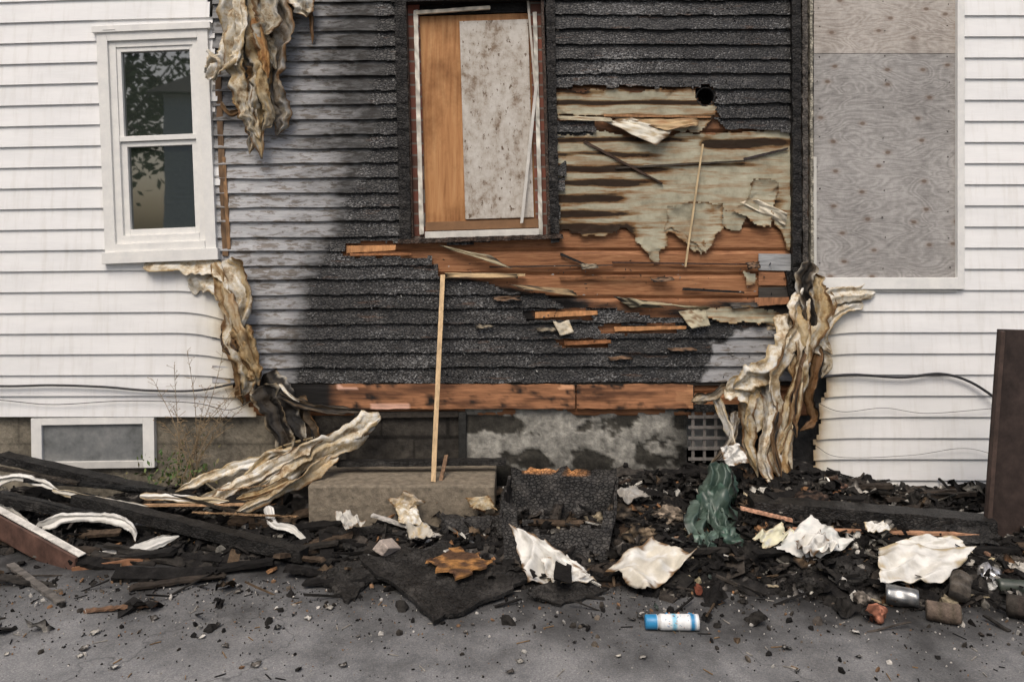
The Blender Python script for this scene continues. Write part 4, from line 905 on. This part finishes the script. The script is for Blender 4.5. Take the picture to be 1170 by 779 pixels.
b=B(); b.beam(W(506,314,.035),W(495,550,.34),.026,.016,(.60,.43,.25),.0006,14,(0,1,0),0,.06); b.obj('wooden_stick',M_wood)
b=B(); b.tube([W(-120,438,.05),W(0,441,.045),W(60,440,.045),(W(120,442,.045)),W(170,446,.045),W(225,446,.05),W(268,438,.06)],.007,BLK,60,8); b.obj('black_cable',M_cable,None,True)
b=B(); b.tube([W(930,431,.05),W(975,428,.045),W(1030,431,.045),W(1075,427,.045),W(1110,437,.05),W(1148,462,.08)],.008,BLK,60,8); b.obj('black_cable',M_cable,None,True)
b=B(); b.tube([W(-60,455,.04),W(0,457,.04),W(60,462,.042),W(140,458,.04),(W(220,460,.05)),W(262,468,.06),W(292,455,.08)],.0025,(.2,.2,.2),60,6); b.obj('thin_wire',M_cable,None,True)
b=B(); b.tube([W(925,455,.06),W(960,470,.045),W(1010,466,.045),W(1060,472,.045),W(1140,466,.05)],.0018,(.2,.2,.2),60,6)
b.tube([W(930,508,.05),W(960,522,.045),W(1040,520,.045),W(1100,512,.045),W(1140,520,.05)],.0015,(.2,.2,.2),60,6); b.obj('thin_wire',M_cable,None,True)
b=B(); 
xl=W(1136,0,.76).x; RR=Matrix.Rotation(math.radians(1.6),3,'Y')@Matrix.Rotation(math.radians(4),3,'X')
b.box((xl+.27,-.72,.57),(.54,.012,1.15),RR,(.045,.032,.028)); b.box((xl+.012,-.735,.57),(.022,.03,1.15),RR,(.07,.048,.04))
b.obj('rusty_metal_panel',M_rust,bevel=.002)
# ================= weed
b=B()
base=W(212,552,.16)
for i in range(14):
    tx=random.uniform(172,285); ty=random.uniform(385,500); a=base+Vector((random.uniform(-.06,.06),random.uniform(-.03,.03),0)); t=W(tx,ty,random.uniform(.08,.16))
    m1=a.lerp(t,.5)+Vector((random.uniform(-.04,.04),0,.05)); P=catm([a,m1,t],16); b.tube([a,m1,t],.0026,(.24,.18,.11),16,5,.6)
    for k in range(3,17):
        for q in range(2):
            p=P[k]; dv=Vector((random.uniform(-1,1),random.uniform(-.6,.3),random.uniform(0,.9))).normalized()*random.uniform(.02,.06); b.tube([p,p+dv],.0011,(.25,.18,.10),2,4)
            if random.random()<.5: b.chunk(p+dv,.004,(.28,.2,.12),0,(1,.5,1))
for i in range(300):
    p=base+Vector((random.gauss(-.05,.10),random.gauss(0,.04),abs(random.gauss(.03,.09)))); s=random.uniform(.008,.022); R=reul()
    b.add([p+R@Vector((0,-s,0)),p+R@Vector((s*.4,0,s*.1)),p+R@Vector((0,s,0)),p+R@Vector((-s*.4,0,s*.1))],[(0,1,2,3)],random.choice([(.06,.11,.03),(.10,.14,.04),(.16,.14,.06)]))
b.obj('weed_plant',M_leaf)
def plane(name,x0,x1,y0,y1,z,mat):
    b=B(); b.add([(x0,y0,z),(x1,y0,z),(x1,y1,z),(x0,y1,z)],[(0,1,2,3)],(.1,.1,.1)); return b.obj(name,mat)
plane('ground',-150,150,-150,150,-.006,M_ground)
plane('asphalt_driveway',-14,14,-11,.3,0,M_asph)
b=B()
x0,x1=W(-520,0).x,W(1700,0).x; zt=W(0,-533).z
b.box(((x0+x1)/2,4.0,zt/2+.15),(x1-x0,7.55,zt-.3),None,(.75,.75,.73)); b.obj('house_body',M_trim,house)
b=B(); zr=zt-.02
v=[(x0-.3,-.4,zr),(x1+.3,-.4,zr),(x1+.3,8.2,zr),(x0-.3,8.2,zr),(x0-.3,3.9,zr+2.6),(x1+.3,3.9,zr+2.6)]
b.add(v,[(0,1,5,4),(2,3,4,5),(0,4,3),(1,2,5),(0,3,2,1)],(.1,.1,.1)); b.obj('roof',M_roof,house)
# neighbour house and trees behind the camera (seen in reflections)
nh=empty('neighbour_house'); b=B()
yf=-14.0
for i in range(38):
    z=.3+i*.125; b.add([(-8.2,yf+.012,z+.125),(3,yf+.012,z+.125),(3,yf+.03,z),(-8.2,yf+.03,z)],[(0,1,2,3)],(.8,.8,.78))
b.box((-2.6,yf-3,2.5),(11.2,5.9,5.0),None,(.8,.8,.78)); b.obj('walls',M_trim,nh)
b=B(); b.add([(-8.5,yf+.3,5),(3.3,yf+.3,5),(3.3,yf-6.3,5),(-8.5,yf-6.3,5),(-8.5,yf-3,6.2),(3.3,yf-3,6.2)],[(0,1,5,4),(2,3,4,5),(0,4,3),(1,2,5),(0,3,2,1)],(.1,.1,.1)); b.obj('roof',M_roof,nh)
b=B()
for x in (-7.0,-4.5,-1.5): b.box((x,yf+.04,3.2),(.8,.04,1.2),None,(.16,.04,.03) if x<-6 else (.05,.05,.05))
b.box((-6.2,yf+.04,1.6),(1,.05,2.1),None,(.25,.05,.04)); b.obj('windows_and_door',M_obj,nh)
def tree(cx,cy,h,r,seed):
    random.seed(seed); b=B(); b.tube([(cx,cy,0),(cx+.1,cy,h*.3),(cx-.1,cy+.1,h*.7)],.22,(.06,.045,.035),10,8,.6)
    cl=[]
    for i in range(34):
        v=rv(1); 
        if v.length>1: v.normalize()
        c=Vector((cx,cy,h*.62))+Vector((v.x*r,v.y*r,v.z*h*.42)); cl.append(c); b.tube([(cx,cy,h*.35),c],.05,(.06,.045,.035),3,4,.7)
    for c in cl:
        k=random.uniform(.6,1.4)
        for j in range(100):
            p=c+Vector((random.gauss(0,.5),random.gauss(0,.5),random.gauss(0,.42))); s=random.uniform(.09,.18); R=reul()
            b.add([p+R@Vector((-s,0,0)),p+R@Vector((0,-s*.5,0)),p+R@Vector((s,0,0)),p+R@Vector((0,s*.5,0))],[(0,1,2,3)],(.07*k,.12*k,.035*k))
    b.obj('leafy_tree',M_leaf)
tree(-10.6,-13,10,2.4,1); tree(-9,-22,14,3.6,2); tree(-13,-12.5,9,2.4,3); tree(-12.5,-20,13,3.2,4)
# ================= world / light / camera
w=bpy.data.worlds.new('World'); sc.world=w; w.use_nodes=True; nt=w.node_tree
sky=nt.nodes.new('ShaderNodeTexSky'); sky.sky_type='NISHITA'; sky.sun_disc=False
el,az=math.radians(54),math.radians(196)
sky.sun_elevation=el; sky.sun_rotation=az; sky.dust_density=5.0; sky.air_density=1.0; sky.ozone_density=.4
nt.links.new(sky.outputs[0],nt.nodes['Background'].inputs[0]); nt.nodes['Background'].inputs[1].default_value=.15
sd=Vector((math.sin(az)*math.cos(el),math.cos(az)*math.cos(el),math.sin(el)))
L=bpy.data.lights.new('sun','SUN'); L.energy=1.5; L.angle=math.radians(28); L.color=(1,.95,.87)
lo=bpy.data.objects.new('sun',L); sc.collection.objects.link(lo); lo.rotation_euler=sd.to_track_quat('Z','Y').to_euler()
cam=bpy.data.cameras.new('camera'); cam.lens=28.; cam.sensor_width=36; cam.shift_y=-(389.5-HY)/1170; cam.clip_end=500
co_=bpy.data.objects.new('camera',cam); sc.collection.objects.link(co_); co_.location=(0,-D,H0); co_.rotation_euler=(math.radians(90),0,0)
sc.camera=co_
sc.view_settings.view_transform='Standard'; sc.view_settings.look='None'; sc.view_settings.exposure=0
